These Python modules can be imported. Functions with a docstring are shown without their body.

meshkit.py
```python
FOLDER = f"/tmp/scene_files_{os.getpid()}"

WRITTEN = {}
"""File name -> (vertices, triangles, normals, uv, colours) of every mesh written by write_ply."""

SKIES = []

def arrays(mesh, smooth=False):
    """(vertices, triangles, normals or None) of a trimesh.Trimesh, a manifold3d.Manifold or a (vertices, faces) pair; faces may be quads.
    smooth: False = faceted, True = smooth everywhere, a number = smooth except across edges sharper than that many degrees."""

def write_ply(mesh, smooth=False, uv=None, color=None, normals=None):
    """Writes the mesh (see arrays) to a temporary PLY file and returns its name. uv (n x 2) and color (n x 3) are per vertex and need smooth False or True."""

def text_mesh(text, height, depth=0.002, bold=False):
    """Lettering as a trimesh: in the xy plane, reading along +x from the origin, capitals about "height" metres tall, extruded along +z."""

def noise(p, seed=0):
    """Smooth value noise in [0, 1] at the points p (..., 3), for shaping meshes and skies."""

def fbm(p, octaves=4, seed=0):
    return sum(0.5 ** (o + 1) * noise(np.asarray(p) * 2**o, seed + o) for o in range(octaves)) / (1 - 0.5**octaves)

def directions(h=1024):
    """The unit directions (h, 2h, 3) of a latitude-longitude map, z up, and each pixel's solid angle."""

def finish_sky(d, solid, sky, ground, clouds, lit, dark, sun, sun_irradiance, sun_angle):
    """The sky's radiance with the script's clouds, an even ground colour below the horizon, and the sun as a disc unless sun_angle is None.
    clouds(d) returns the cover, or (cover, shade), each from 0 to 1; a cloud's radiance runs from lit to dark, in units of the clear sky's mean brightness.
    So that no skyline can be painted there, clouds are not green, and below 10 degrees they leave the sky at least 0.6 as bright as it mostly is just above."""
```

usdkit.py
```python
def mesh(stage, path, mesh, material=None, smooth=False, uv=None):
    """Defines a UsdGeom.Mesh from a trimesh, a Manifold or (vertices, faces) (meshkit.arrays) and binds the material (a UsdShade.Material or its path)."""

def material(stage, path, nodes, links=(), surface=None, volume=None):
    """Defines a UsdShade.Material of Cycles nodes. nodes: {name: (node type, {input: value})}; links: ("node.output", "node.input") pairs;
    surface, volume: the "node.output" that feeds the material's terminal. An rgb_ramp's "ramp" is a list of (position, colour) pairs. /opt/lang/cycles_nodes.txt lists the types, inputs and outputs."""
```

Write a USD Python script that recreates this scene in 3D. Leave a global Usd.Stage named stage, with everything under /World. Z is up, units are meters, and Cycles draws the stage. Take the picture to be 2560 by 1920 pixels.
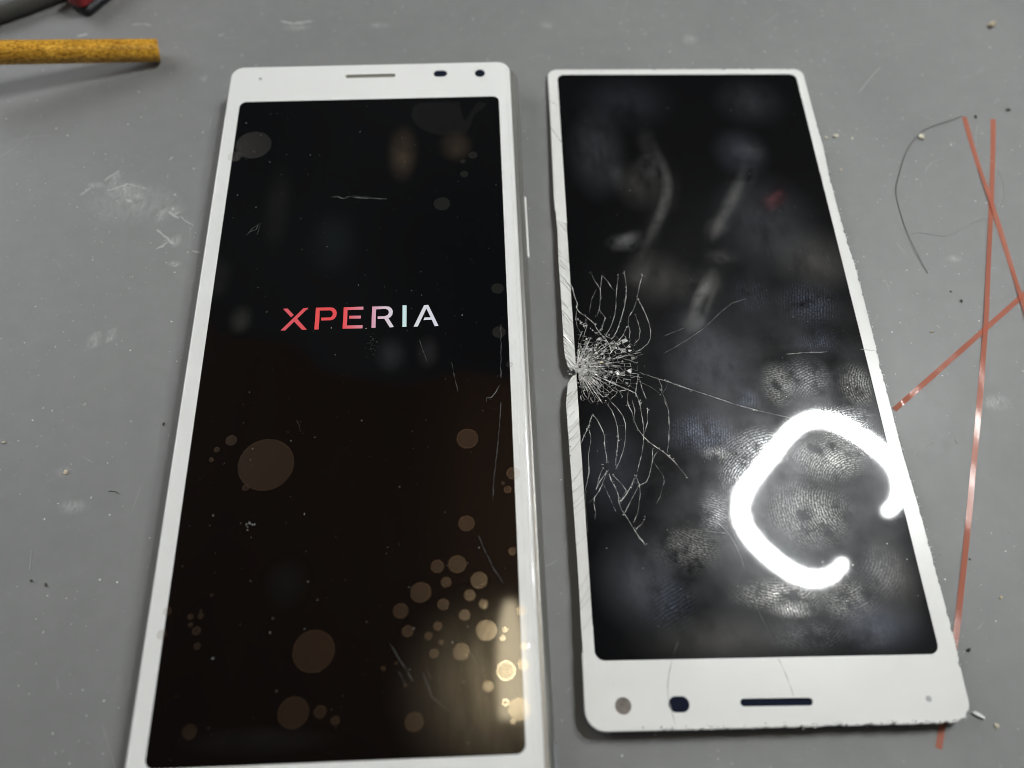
"""Two white phones' fronts on a grey repair mat: a working handset and a shattered screen panel, under a bent lamp."""
import math, random
import numpy as np, trimesh, usdkit, meshkit
from shapely.geometry import Polygon, LineString, Point, box
from shapely import affinity
from pxr import Usd, UsdGeom, UsdLux, UsdShade, Gf, Sdf


# tuning: light, exposure, grease
EXPOSURE = 0.40
ROOM = 0.26
BENCH_LIGHT = 2.9
BENCH_POS = (-.66, .46, .50)
MAT_DARK, MAT_LIGHT = (.199, .202, .202), (.225, .228, .226)
LAMP_POWER = 235.0
BAR_POWER = 9.5
BUBBLE = .13
LETTER = .74
FILM, FILM_GLOSS, FILM_ROUGH = .028, .40, .21
WAVE = 2.0
PRINT = .11
WIPE = .065

stage = Usd.Stage.CreateInMemory()
UsdGeom.SetStageUpAxis(stage, UsdGeom.Tokens.z)
UsdGeom.SetStageMetersPerUnit(stage, 1.0)
UsdGeom.Xform.Define(stage, '/World')
UsdGeom.Scope.Define(stage, '/World/Looks')
rnd = random.Random(7)
rng = np.random.default_rng(7)
MM = 0.001

def R3(rx, ry, rz):
    cx, sx, cy, sy, cz, sz = math.cos(rx), math.sin(rx), math.cos(ry), math.sin(ry), math.cos(rz), math.sin(rz)
    return np.array([[cz, -sz, 0], [sz, cz, 0], [0, 0, 1]]) @ np.array([[cy, 0, sy], [0, 1, 0], [-sy, 0, cy]]) @ np.array([[1, 0, 0], [0, cx, -sx], [0, sx, cx]])

def matrix(R, t):
    m = np.eye(4); m[:3, :3] = R.T; m[3, :3] = np.asarray(t) * MM
    return Gf.Matrix4d(*m.ravel().tolist())

# ------------------------------------------------------------------ camera
CAM = np.array([26.1899, -74.1093, 149.4875])                     # millimetres above the mat
CAM_R = R3(0, 0, -0.0583) @ R3(0.4571, 0, 0) @ R3(0, 0, 0.0227)
cam = UsdGeom.Camera.Define(stage, '/World/camera')
cam.AddTransformOp().Set(matrix(CAM_R, CAM))
cam.CreateFocalLengthAttr(6.86)
cam.CreateHorizontalApertureAttr(6.86 * 2560 / 2031.7749)
cam.CreateVerticalApertureAttr(6.86 * 1920 / 2031.7749)
cam.CreateClippingRangeAttr(Gf.Vec2f(0.01, 50))
cam.CreateFStopAttr(2.2)
cam.CreateFocusDistanceAttr(0.163)
cam.CreateExposureAttr(EXPOSURE)

# ------------------------------------------------------------------ dim room light
def mat(name, nodes, links=(), surface=None):
    return usdkit.material(stage, '/World/Looks/' + name, nodes, links, surface)

dome = UsdLux.DomeLight.Define(stage, '/World/room_light')
mat('room_air', {'tc': ('texture_coordinate', {}), 'n': ('noise_texture', {'scale': 2.3, 'detail': 1.5, 'roughness': .5}),
    'r': ('rgb_ramp', {'ramp': [(0, (.08, .10, .12)), (.42, (.11, .13, .15)), (.55, (.20, .21, .21)), (.75, (.32, .33, .34)), (1, (.4, .4, .42))]}),
    'b': ('background_shader', {'strength': ROOM})},
    [('tc.generated', 'n.vector'), ('n.fac', 'r.fac'), ('r.color', 'b.color')], 'b.background')
UsdShade.MaterialBindingAPI.Apply(dome.GetPrim()).Bind(UsdShade.Material.Get(stage, '/World/Looks/room_air'))

# cool bench light standing off to the left of the picture
desk = UsdLux.RectLight.Define(stage, '/World/bench_light')
desk.CreateWidthAttr(0.7); desk.CreateHeightAttr(0.5); desk.CreateIntensityAttr(BENCH_LIGHT); desk.CreateColorAttr(Gf.Vec3f(.96, .985, 1.0))
_p = np.array(BENCH_POS); _z = _p / np.linalg.norm(_p); _x = np.cross([0, 1, 0], _z); _x /= np.linalg.norm(_x); _y = np.cross(_z, _x)
desk.AddTransformOp().Set(matrix(np.stack([_x, _y, _z], 1), _p * 1000))

# ------------------------------------------------------------------ helpers
used = {}
def numbered(name, parent='/World'):
    k = used.get((parent, name), 0); used[(parent, name)] = k + 1
    return name if k == 0 else f'{name}_{k:03d}'

def data(p, **kw):
    for k, v in kw.items():
        if v: p.SetCustomDataByKey(k, v)
    return p

def thing(name, label, category, R=None, t=(0, 0, 0), group=None, kind=None):
    x = UsdGeom.Xform.Define(stage, '/World/' + numbered(name))
    x.AddTransformOp().Set(matrix(np.eye(3) if R is None else R, t))
    return data(x.GetPrim(), label=label, category=category, group=group, kind=kind)

def part(name, mesh, material, parent, smooth=False, uv=None, dz=0.0, **kw):
    """one Mesh prim under parent; the mesh is in millimetres"""
    pp = str(parent.GetPath()) if parent is not None else '/World'
    if isinstance(mesh, (list,)): mesh = trimesh.util.concatenate(mesh)
    if isinstance(mesh, tuple):
        v, f = np.asarray(mesh[0], float), np.asarray(mesh[1], int)
        mesh = trimesh.Trimesh(v, f, process=False)
    v = (np.array(mesh.vertices) + [0, 0, dz]) * MM
    m = usdkit.mesh(stage, pp + '/' + numbered(name, pp), trimesh.Trimesh(v, mesh.faces, process=False), material, smooth, uv)
    return data(m.GetPrim(), **kw)

def rrect(x0, x1, y0, y1, r, n=9):
    pts = []
    for cx, cy, a in ((x1 - r, y1 - r, 0), (x0 + r, y1 - r, 90), (x0 + r, y0 + r, 180), (x1 - r, y0 + r, 270)):
        for k in range(n):
            t = math.radians(a + 90 * k / (n - 1)); pts.append((cx + r * math.cos(t), cy + r * math.sin(t)))
    return np.array(pts)

def loft(rings, cap0=False, cap1=False):
    """rings of equally many points, from below to above, counter-clockwise"""
    n = len(rings[0][0]); v = []; f = []
    for p, z in rings: v += [(x, y, z) for x, y in p]
    for k in range(len(rings) - 1):
        for i in range(n):
            a, b = k * n + i, k * n + (i + 1) % n
            f += [(a, b, b + n), (a, b + n, a + n)]
    for cap, k in ((cap0, 0), (cap1, len(rings) - 1)):
        if cap:
            c = len(v); q = np.array(v[k * n:(k + 1) * n]); v.append(tuple(q.mean(0)))
            for i in range(n):
                a, b = k * n + i, k * n + (i + 1) % n
                f.append((a, b, c) if k else (b, a, c))
    return trimesh.Trimesh(np.array(v), np.array(f), process=False)

def plate(poly, z0, z1):
    ms = []
    for g in getattr(poly, 'geoms', [poly]):
        if g.geom_type == 'Polygon' and g.area > 1e-5:
            m = trimesh.creation.extrude_polygon(g, z1 - z0, engine='earcut'); m.apply_translation([0, 0, z0]); ms.append(m)
    return trimesh.util.concatenate(ms)

def tube(pts, rad, n=12, caps=True, flat=None):
    pts = np.array(pts, float); N = len(pts); rad = np.broadcast_to(rad, (N,))
    t = np.gradient(pts, axis=0); t /= np.linalg.norm(t, axis=1, keepdims=True)
    up = np.array([0, 0, 1.0]) if abs(t[:, 2]).max() < .9 else np.array([1.0, 0, 0])
    v, f = [], []
    for k in range(N):
        a = np.cross(t[k], up); a /= np.linalg.norm(a); b = np.cross(a, t[k])
        for i in range(n):
            w = 2 * math.pi * i / n; v.append(pts[k] + rad[k] * (math.cos(w) * a + math.sin(w) * b * (flat or 1)))
    for k in range(N - 1):
        for i in range(n):
            a, b = k * n + i, k * n + (i + 1) % n; f += [(a, b + n, b), (a, a + n, b + n)]
    if caps:
        for k in (0, N - 1):
            c = len(v); v.append(pts[k])
            for i in range(n):
                a, b = k * n + i, k * n + (i + 1) % n; f.append((a, b, c) if k == 0 else (b, a, c))
    return trimesh.Trimesh(np.array(v), np.array(f), process=False)

def spline(pts, n):
    from scipy.interpolate import CubicSpline
    p = np.array(pts, float); d = np.r_[0, np.cumsum(np.linalg.norm(np.diff(p, axis=0), axis=1))]
    return CubicSpline(d, p)(np.linspace(0, d[-1], n))

def ridge(pts, w, h, z=0.0, jitter=0.0, taper=True):
    """a raised hairline along a polyline: a three-sided prism"""
    p = np.array(pts, float)
    q = [p[0]]
    for a, b in zip(p[:-1], p[1:]):
        L = np.linalg.norm(b - a); m = max(1, int(L / .7))
        for k in range(1, m + 1):
            e = a + (b - a) * k / m
            if k < m and jitter: e = e + rng.normal(0, jitter, 2)
            q.append(e)
    q = np.array(q); N = len(q); t = np.gradient(q, axis=0); t /= np.linalg.norm(t, axis=1, keepdims=True) + 1e-9
    nrm = np.c_[-t[:, 1], t[:, 0]]
    wd = w * (.3 + 1.4 * rng.random(N))
    if taper: wd[0] *= .3; wd[-1] *= .3
    hh = h * (.4 + 1.2 * rng.random(N))
    v = np.concatenate([np.c_[q + nrm * wd[:, None] / 2, np.full(N, z)], np.c_[q + nrm * (rng.random(N) * .5 - .25)[:, None] * wd[:, None], z + hh], np.c_[q - nrm * wd[:, None] / 2, np.full(N, z)]])
    f = []
    for i in range(N - 1):
        for a, b in ((0, 1), (1, 2)):
            A, B, C_, D_ = a * N + i, a * N + i + 1, b * N + i + 1, b * N + i
            f += [(A, C_, B), (A, D_, C_)]
    return trimesh.Trimesh(v, np.array(f)[:, ::-1], process=False)

def crumb(x, y, r, z=0.0, flat=.6, seed=0, sub=1, tall=None):
    m = trimesh.creation.icosphere(subdivisions=sub, radius=1.0)
    g = np.random.default_rng(seed); v = m.vertices * (1 + g.uniform(-.35, .35, (len(m.vertices), 1)))
    a = g.uniform(0, 6.28); c, s = math.cos(a), math.sin(a)
    v = v * [1, g.uniform(.5, .9), flat]; v = v @ np.array([[c, s, 0], [-s, c, 0], [0, 0, 1]])
    v = v * r; v[:, 2] -= v[:, 2].min()
    return trimesh.Trimesh(v + [x, y, z], m.faces, process=False)

def flake(x, y, r, z, g, thick=.02):
    """a tiny irregular flat chip"""
    n = g.integers(4, 7); a = np.sort(g.uniform(0, 2 * math.pi, n)); rr = r * g.uniform(.5, 1.2, n); e = g.uniform(.35, 1); t = g.uniform(0, math.pi)
    p = np.c_[rr * np.cos(a), rr * np.sin(a) * e]; p = p @ np.array([[math.cos(t), math.sin(t)], [-math.sin(t), math.cos(t)]])
    top = np.array([[0, 0, thick * g.uniform(1, 3)]]); v = np.vstack([np.c_[p, np.zeros(n)], top]) + [x, y, z]
    return v, np.array([(i, (i + 1) % n, n) for i in range(n)])

def join(list_vf):
    v, f, o = [], [], 0
    for a, b in list_vf:
        v.append(a); f.append(b + o); o += len(a)
    return trimesh.Trimesh(np.vstack(v), np.vstack(f), process=False)

def pbr(name, base, rough=.5, **kw):
    return mat(name, {'p': ('principled_bsdf', {'base_color': base, 'roughness': rough, **kw})}, (), 'p.BSDF')

def mottled(name, c0, c1, scale, rough=.5, detail=4, bump=0.0, bdist=.0001, stretch=(1, 1, 1), **kw):
    n = {'tc': ('texture_coordinate', {}), 'm': ('mapping', {'scale': stretch}), 'n': ('noise_texture', {'scale': scale, 'detail': detail, 'roughness': .6}),
         'r': ('rgb_ramp', {'ramp': [(.3, c0), (.7, c1)]}), 'p': ('principled_bsdf', {'roughness': rough, **kw})}
    l = [('tc.object', 'm.vector'), ('m.vector', 'n.vector'), ('n.fac', 'r.fac'), ('r.color', 'p.base_color')]
    if bump:
        n['b'] = ('bump', {'strength': bump, 'distance': bdist}); l += [('n.fac', 'b.height'), ('b.normal', 'p.normal')]
    return mat(name, n, l, 'p.BSDF')

# ------------------------------------------------------------------ measured outlines, millimetres
BUBBLES = [(-15.65, -19.69, 5.11),(-22.57, -14.67, 1.03),(-25.02, -16.44, 0.51),(-25.8, -18.42, 0.43),(-18.93, -24.04, 0.59),(-25.6, 56.95, 3.95),(-29.49, 53.72, 1.44),(16.74, 39.08, 1.7),(28.12, 17.06, 1.23),(28.09, 6.81, 1.29),(29.94, -0.53, 0.63),(21.48, -15.85, 1.99),(21.09, -32.13, 1.41),(28.67, -26.09, 0.67),(29.8, -23.02, 1.19),(27.87, -24.82, 0.34),(19.38, -39.38, 1.54),(15.9, -39.66, 1.13),(17.43, -42.44, 0.88),(23.12, -42.33, 1.44),(13.05, -44.03, 1.75),(21.47, -44.81, 0.95),(16.94, -46.2, 0.95),(23.83, -46.38, 0.79),(9.7, -47.02, 1.26),(20.56, -48.12, 0.94),(16.0, -49.78, 0.7),(10.94, -50.43, 0.94),(14.45, -51.32, 0.62),(16.55, -52.44, 0.39),(24.12, -50.77, 1.72),(15.39, -54.18, 0.77),(19.94, -54.06, 1.39),(27.32, -50.73, 0.39),(26.88, -52.15, 0.39),(27.25, -57.34, 1.53),(24.21, -59.67, 0.83),(27.0, -62.26, 0.53),(29.21, -63.39, 1.8),(28.09, -65.3, 0.37),(12.24, -64.63, 1.49),(7.0, -56.22, 0.38),(29.08, -37.44, 0.65),(30.26, -47.78, 0.87),(-4.64, -53.07, 3.47),(-7.27, -62.52, 2.46),(-2.95, -62.54, 0.97),(-0.42, -63.95, 0.67),(-23.59, -64.73, 1.11),(-24.53, -49.05, 0.7),(-25.84, -46.72, 0.47),(-24.14, -46.63, 0.47),(-25.67, -48.02, 0.39),(-24.25, -45.78, 0.31),(-24.05, -51.54, 0.54),(-22.69, -43.19, 0.32),(23.69, 52.42, 0.93),(21.39, 50.63, 0.52),(21.65, 47.08, 0.82),(10.64, -59.02, 0.3),(9.12, -55.5, 0.23),(30.48, -53.56, 0.7),(30.2, -56.5, 0.92),(-29.89, -45.65, 0.71),(-30.26, -49.44, 0.78)]
BLOB = [(9.75, 64.29),(10.07, 67.27),(11.94, 68.47),(20.63, 68.45),(21.35, 64.92),(21.88, 62.43),(22.83, 63.88),(24.39, 67.33),(25.55, 68.55),(27.05, 67.75),(26.25, 66.01),(24.35, 64.83),(23.36, 61.4),(22.2, 58.76),(19.43, 58.61),(16.11, 58.47),(13.14, 59.77),(10.9, 61.79)]
LETTERS = {'X': [[(-15.29, 13.66),(-14.42, 13.71),(-13.1, 12.18),(-13.58, 11.69)], [(-11.2, 13.69),(-10.29, 13.74),(-12.34, 11.27),(-10.24, 8.69),(-11.13, 8.68),(-12.87, 10.66),(-14.51, 8.67),(-15.37, 8.7)]], 'P': [[(-8.7, 13.69),(-5.83, 13.7),(-5.18, 13.53),(-4.69, 13.04),(-4.46, 12.4),(-4.57, 11.56),(-4.94, 10.98),(-5.47, 10.74),(-7.46, 10.73),(-7.49, 11.32),(-5.69, 11.34),(-5.34, 11.62),(-5.19, 12.21),(-5.37, 12.73),(-5.79, 13.04),(-7.92, 13.07),(-7.87, 8.68),(-8.69, 8.68)]], 'E': [[(-3.09, 13.63),(0.8, 13.62),(0.83, 12.98),(-2.36, 12.98),(-2.29, 9.34),(0.85, 9.34),(0.83, 8.65),(-3.08, 8.68)], [(-1.89, 11.57),(0.43, 11.53),(0.42, 10.92),(-1.9, 10.96)]], 'R': [[(2.63, 13.6),(5.31, 13.6),(6.05, 13.45),(6.57, 13.0),(6.82, 12.31),(6.7, 11.53),(6.3, 10.98),(5.94, 10.82),(7.08, 8.73),(6.32, 8.67),(5.18, 10.68),(3.86, 10.68),(3.84, 11.27),(5.38, 11.3),(5.88, 11.58),(6.08, 12.19),(5.88, 12.73),(5.37, 13.0),(3.41, 12.98),(3.44, 8.67),(2.68, 8.65)]], 'I': [[(8.78, 13.7),(9.55, 13.67),(9.61, 8.7),(8.85, 8.67)]], 'A': [[(13.14, 13.59),(13.95, 13.61),(16.02, 8.67),(15.3, 8.64),(14.7, 10.14),(13.06, 10.12),(13.24, 10.68),(14.48, 10.7),(13.59, 12.85),(11.87, 8.67),(11.09, 8.65)]]}
L_SLOT = [(-5.84, 77.57),(5.5, 77.22)]
L_LENS = [(25.74, 77.44),(16.39, 77.62),(-26.02, 77.2)]
BUTTON = [(34.69, 43.85),(34.65, 27.04)]
SEAM = [(33.8, -68.48)]
L_SCRATCH = [[(-7.55, 41.67),(-5.8, 41.83),(-5.06, 41.28),(-4.18, 41.25),(-3.85, 41.68),(-2.96, 41.65)], [(-2.96, 41.56),(-0.48, 41.22),(1.64, 41.06),(4.83, 40.78)], [(-2.97, 41.83),(-0.14, 41.56),(2.17, 41.13)], [(-24.65, 32.09),(-23.32, 34.16),(-21.87, 35.18)], [(-22.44, 32.22),(-22.11, 34.12),(-21.71, 35.3)], [(-24.22, 32.92),(-22.74, 33.5),(-22.37, 34.98)], [(-22.88, 34.99),(-21.71, 35.38)], [(-1.86, 40.6),(-1.3, 39.92)], [(13.21, 11.6),(13.38, 10.83)], [(27.9, -5.0),(27.11, -6.34),(26.26, -7.46),(25.29, -7.54)], [(25.29, -7.54),(25.2, -8.42)], [(25.61, -7.72),(26.18, -8.03)], [(28.01, -8.52),(27.51, -14.1),(26.89, -19.17),(26.18, -24.09),(25.94, -28.25)], [(28.56, 8.59),(28.17, -3.48)], [(18.54, 0.54),(19.8, -6.09)], [(12.21, 5.67),(13.92, 0.33)], [(21.63, -3.25),(21.78, -3.81)], [(-10.82, -10.86),(-10.2, -11.92),(-9.93, -12.96)], [(-9.98, -13.13),(-9.69, -13.21)], [(-9.5, -13.66),(-9.1, -13.84)], [(-10.25, -11.22),(-9.92, -11.34)], [(7.86, -52.14),(9.34, -54.44),(10.93, -56.71),(11.98, -58.45)], [(13.5, -57.05),(14.28, -58.77),(15.05, -60.95),(17.83, -63.18)], [(14.26, -56.83),(14.91, -58.31)], [(23.19, -34.35),(24.23, -37.18),(25.77, -40.53),(27.32, -43.01)], [(21.24, -53.89),(22.49, -56.16),(23.99, -58.41)], [(9.39, -56.65),(10.97, -59.13)], [(25.19, -61.1),(26.42, -62.33)]]
R_LEFT_EDGE = [(-32.43, 69.5),(-32.41, 56.27),(-32.59, 32.02),(-32.56, 28.02),(-32.33, 21.53),(-32.48, 14.0),(-32.39, 3.23),(-32.4, -6.97),(-32.29, -10.47),(-31.75, -12.73),(-31.2, -13.06),(-30.46, -13.39),(-30.22, -14.13),(-31.3, -15.07),(-32.03, -16.43),(-32.63, -20.77),(-32.53, -27.78),(-32.35, -41.02),(-32.16, -55.8),(-32.22, -67.81),(-32.33, -77.51)]
R_RIGHT_EDGE = [(32.05, 69.24),(32.2, 55.91),(32.43, 45.52),(32.12, 38.39),(32.08, 30.15),(32.38, 15.85),(32.65, 14.22),(32.78, 7.25),(32.71, -8.32),(32.59, -14.31),(32.61, -23.2),(32.59, -32.15),(33.05, -44.78),(33.15, -57.77),(33.28, -66.69),(33.0, -75.11),(32.53, -78.79)]
R_TOP = [(-30.35, 71.91),(-1.16, 72.12),(30.53, 71.84)]
R_BOT = [(-30.44, -81.61),(1.26, -81.19),(29.37, -81.11)]
CRACKS = [(1.5, [(-30.06, 7.63),(-29.56, 5.53),(-29.22, 3.66),(-28.89, 1.8),(-29.11, 0.99),(-27.8, -0.25),(-26.99, -1.07),(-26.17, -1.88),(-25.54, -2.69),(-24.96, -4.29),(-24.02, -5.49),(-23.11, -7.07),(-22.69, -8.25),(-22.54, -9.6)]),(0.8, [(-25.54, 10.57),(-24.8, 8.21),(-24.02, 6.73),(-23.73, 5.88),(-23.76, 4.22)]),(0.9, [(-23.1, 9.68),(-23.4, 7.99),(-23.73, 5.88),(-23.88, 3.8),(-24.21, 1.54),(-24.97, -0.69)]),(0.8, [(-22.94, 9.47),(-21.99, 7.97),(-21.07, 6.07),(-20.5, 5.43)]),(0.8, [(-19.67, 9.22),(-20.17, 6.27),(-20.6, 3.15),(-20.88, 0.69),(-21.81, -2.33),(-22.73, -4.32),(-23.61, -5.69)]),(1.0, [(-18.23, 10.49),(-18.09, 7.93),(-18.29, 4.57),(-19.0, 1.28),(-20.04, -1.75),(-20.82, -3.94),(-22.29, -6.3)]),(0.8, [(-14.39, 9.59),(-15.41, 6.21),(-16.2, 3.3),(-17.33, 0.44),(-18.62, -2.37),(-18.28, -3.38),(-18.31, -4.77),(-18.62, -6.34)]),(0.9, [(-18.88, -3.37),(-19.73, -5.34),(-21.24, -7.09),(-22.52, -8.25)]),(0.9, [(-15.92, 3.51),(-15.15, 1.44),(-14.5, -0.81),(-14.02, -3.03),(-13.98, -5.22),(-14.39, -6.79),(-15.73, -8.33),(-17.53, -9.47)]),(0.8, [(-16.73, -0.58),(-16.38, -2.4),(-16.13, -4.4),(-16.57, -6.37),(-17.7, -7.53)]),(1.6, [(-24.43, 0.93),(-23.64, -0.3),(-23.18, -1.11),(-23.82, -2.71),(-24.29, -4.5)]),(0.5, [(-24.59, 6.1),(-25.83, 3.41),(-26.48, 0.14)]),(0.9, [(-29.21, 0.78),(-29.42, -1.44),(-29.2, -3.45),(-28.43, -5.04),(-28.16, -6.23)]),(0.9, [(-27.36, -1.47),(-27.31, -3.47),(-28.14, -5.83)]),(1.1, [(-16.0, -14.63),(-13.75, -15.6),(-11.5, -16.38),(-9.28, -17.34),(-7.24, -18.29)]),(1.0, [(-10.61, -16.8),(-7.25, -18.15),(-2.8, -19.94),(1.61, -21.71),(5.66, -23.04)]),(0.8, [(-13.44, -15.79),(-12.95, -17.47),(-13.09, -18.76)]),(0.8, [(-11.69, -16.56),(-12.16, -17.85),(-13.02, -18.95)]),(0.5, [(-13.02, -18.95),(-12.48, -20.78),(-12.14, -22.21)]),(0.6, [(-17.8, -16.11),(-15.27, -17.44),(-13.6, -18.94)]),(0.6, [(-11.83, -9.88),(-6.67, -6.74),(-1.28, -2.6),(2.96, 1.42),(5.67, 2.99),(7.37, 3.31)]),(0.4, [(-11.39, -5.76),(-6.71, -3.71)]),(0.9, [(-17.17, -16.49),(-16.98, -17.97),(-16.36, -20.18)]),(1.0, [(-17.52, -14.8),(-18.09, -17.4),(-18.38, -18.87),(-18.01, -20.16),(-17.7, -22.14)]),(0.9, [(-19.82, -18.3),(-20.14, -20.13),(-19.99, -22.1)]),(1.0, [(-27.36, -23.41),(-26.49, -24.68),(-25.69, -26.76),(-25.3, -28.0),(-25.44, -29.83),(-25.3, -31.84),(-25.25, -33.64)]),(1.0, [(-27.47, -23.62),(-28.28, -25.9),(-29.37, -28.14),(-30.03, -29.76)]),(0.9, [(-28.32, -26.52),(-28.13, -29.38),(-28.8, -32.59),(-28.77, -34.96),(-29.42, -37.88),(-29.88, -39.41)]),(1.0, [(-24.5, -20.91),(-23.47, -22.62),(-22.81, -25.14),(-22.59, -27.22),(-22.92, -30.07),(-23.62, -34.25)]),(0.9, [(-23.69, -20.49),(-22.11, -22.43),(-21.14, -24.54),(-21.06, -27.03),(-21.75, -30.69),(-23.04, -33.87),(-23.69, -35.04)]),(1.2, [(-20.28, -21.18),(-19.48, -23.1),(-19.19, -25.2),(-17.84, -28.11),(-15.97, -30.17),(-13.72, -32.02),(-12.54, -33.23),(-11.58, -34.63),(-10.17, -36.82)]),(0.8, [(-19.24, -20.34),(-18.87, -22.68),(-19.17, -24.99)]),(0.9, [(-17.73, -20.79),(-17.62, -23.75),(-17.5, -26.46),(-17.75, -29.13),(-18.65, -32.74),(-19.67, -35.69)]),(0.8, [(-16.31, -22.08),(-16.62, -25.23),(-17.41, -27.5)]),(0.8, [(-26.05, -34.42),(-26.94, -36.56),(-27.75, -39.06),(-26.81, -37.34),(-25.38, -35.41)]),(0.8, [(-25.4, -35.6),(-26.27, -37.54),(-27.53, -39.83),(-28.13, -40.58),(-28.19, -42.84),(-28.33, -44.89)]),(1.1, [(-25.04, -35.81),(-24.15, -38.54),(-23.57, -40.46),(-23.54, -42.36),(-22.76, -43.87),(-21.99, -45.37),(-21.22, -46.85),(-20.46, -48.33),(-19.52, -49.61)]),(0.8, [(-24.16, -36.41),(-22.82, -37.98),(-22.02, -39.34),(-23.28, -41.42)]),(1.2, [(-19.91, -36.28),(-21.02, -38.39),(-22.08, -40.1),(-23.3, -41.6)]),(0.9, [(-19.93, -36.47),(-19.44, -38.22),(-19.44, -40.14),(-20.22, -43.72),(-21.2, -45.56)]),(0.8, [(-19.66, -38.61),(-21.05, -40.88),(-22.23, -42.94),(-22.76, -43.87)]),(0.8, [(-19.55, -38.42),(-18.01, -37.67),(-17.32, -36.31),(-16.5, -33.57),(-16.14, -30.97)]),(0.9, [(-19.06, -44.86),(-19.71, -45.96),(-20.87, -46.86)]),(0.7, [(-12.86, -20.43),(-12.15, -22.78),(-12.44, -26.33),(-12.89, -29.61),(-13.42, -31.82)]),(0.5, [(-15.08, -38.68),(-15.76, -40.77),(-16.62, -42.09)]),(0.7, [(-28.13, -40.58),(-29.29, -41.7)]),(0.6, [(-29.79, -39.41),(-29.96, -42.25),(-29.79, -45.24),(-29.84, -47.44)]),(0.5, [(-25.37, -27.69),(-24.26, -27.91)]),(0.5, [(-25.2, -29.22),(-24.75, -29.43)]),(0.6, [(-22.62, -28.65),(-21.89, -28.97)]),(0.5, [(-22.39, -25.88),(-21.05, -25.79)]),(0.9, [(13.6, -10.3),(17.32, -10.01),(22.18, -9.88)])]
DARK_CRACKS = [[(5.66, -23.04),(9.73, -24.16),(13.69, -25.26)], [(-6.01, -45.34),(-3.93, -47.86),(-2.48, -51.14),(-1.87, -54.51)], [(-10.45, -47.09),(-7.28, -47.55),(-4.11, -47.94)], [(-0.57, -58.28),(-0.31, -62.56),(0.43, -64.66),(1.52, -69.94)], [(-15.31, -67.02),(-16.95, -70.17)], [(-26.3, -37.92),(-25.24, -40.82),(-24.35, -43.47)], [(-15.06, -31.39),(-16.14, -33.77),(-14.9, -36.16),(-15.08, -38.68)]]
BEZEL_CRACKS = [[(-16.76, -70.23),(-17.79, -73.41),(-18.02, -76.55),(-17.51, -79.29),(-17.41, -81.65)], [(1.57, -69.92),(2.66, -73.45),(3.26, -76.44)], [(-26.98, -73.94),(-27.33, -73.58)], [(29.16, -9.3),(32.48, -9.82)], [(28.5, -32.22),(32.57, -32.62)], [(-18.79, 72.2),(-18.92, 70.49)], [(-32.55, 61.39),(-29.87, 59.1)], [(-32.6, 52.86),(-29.78, 47.17)]]
IMPACT = (-30.82, -12.75)
R_HOLES = [(-25.78, -77.28),(-16.33, -77.24),(-5.5, -77.17),(5.89, -77.24),(26.14, -77.2)]
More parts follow.
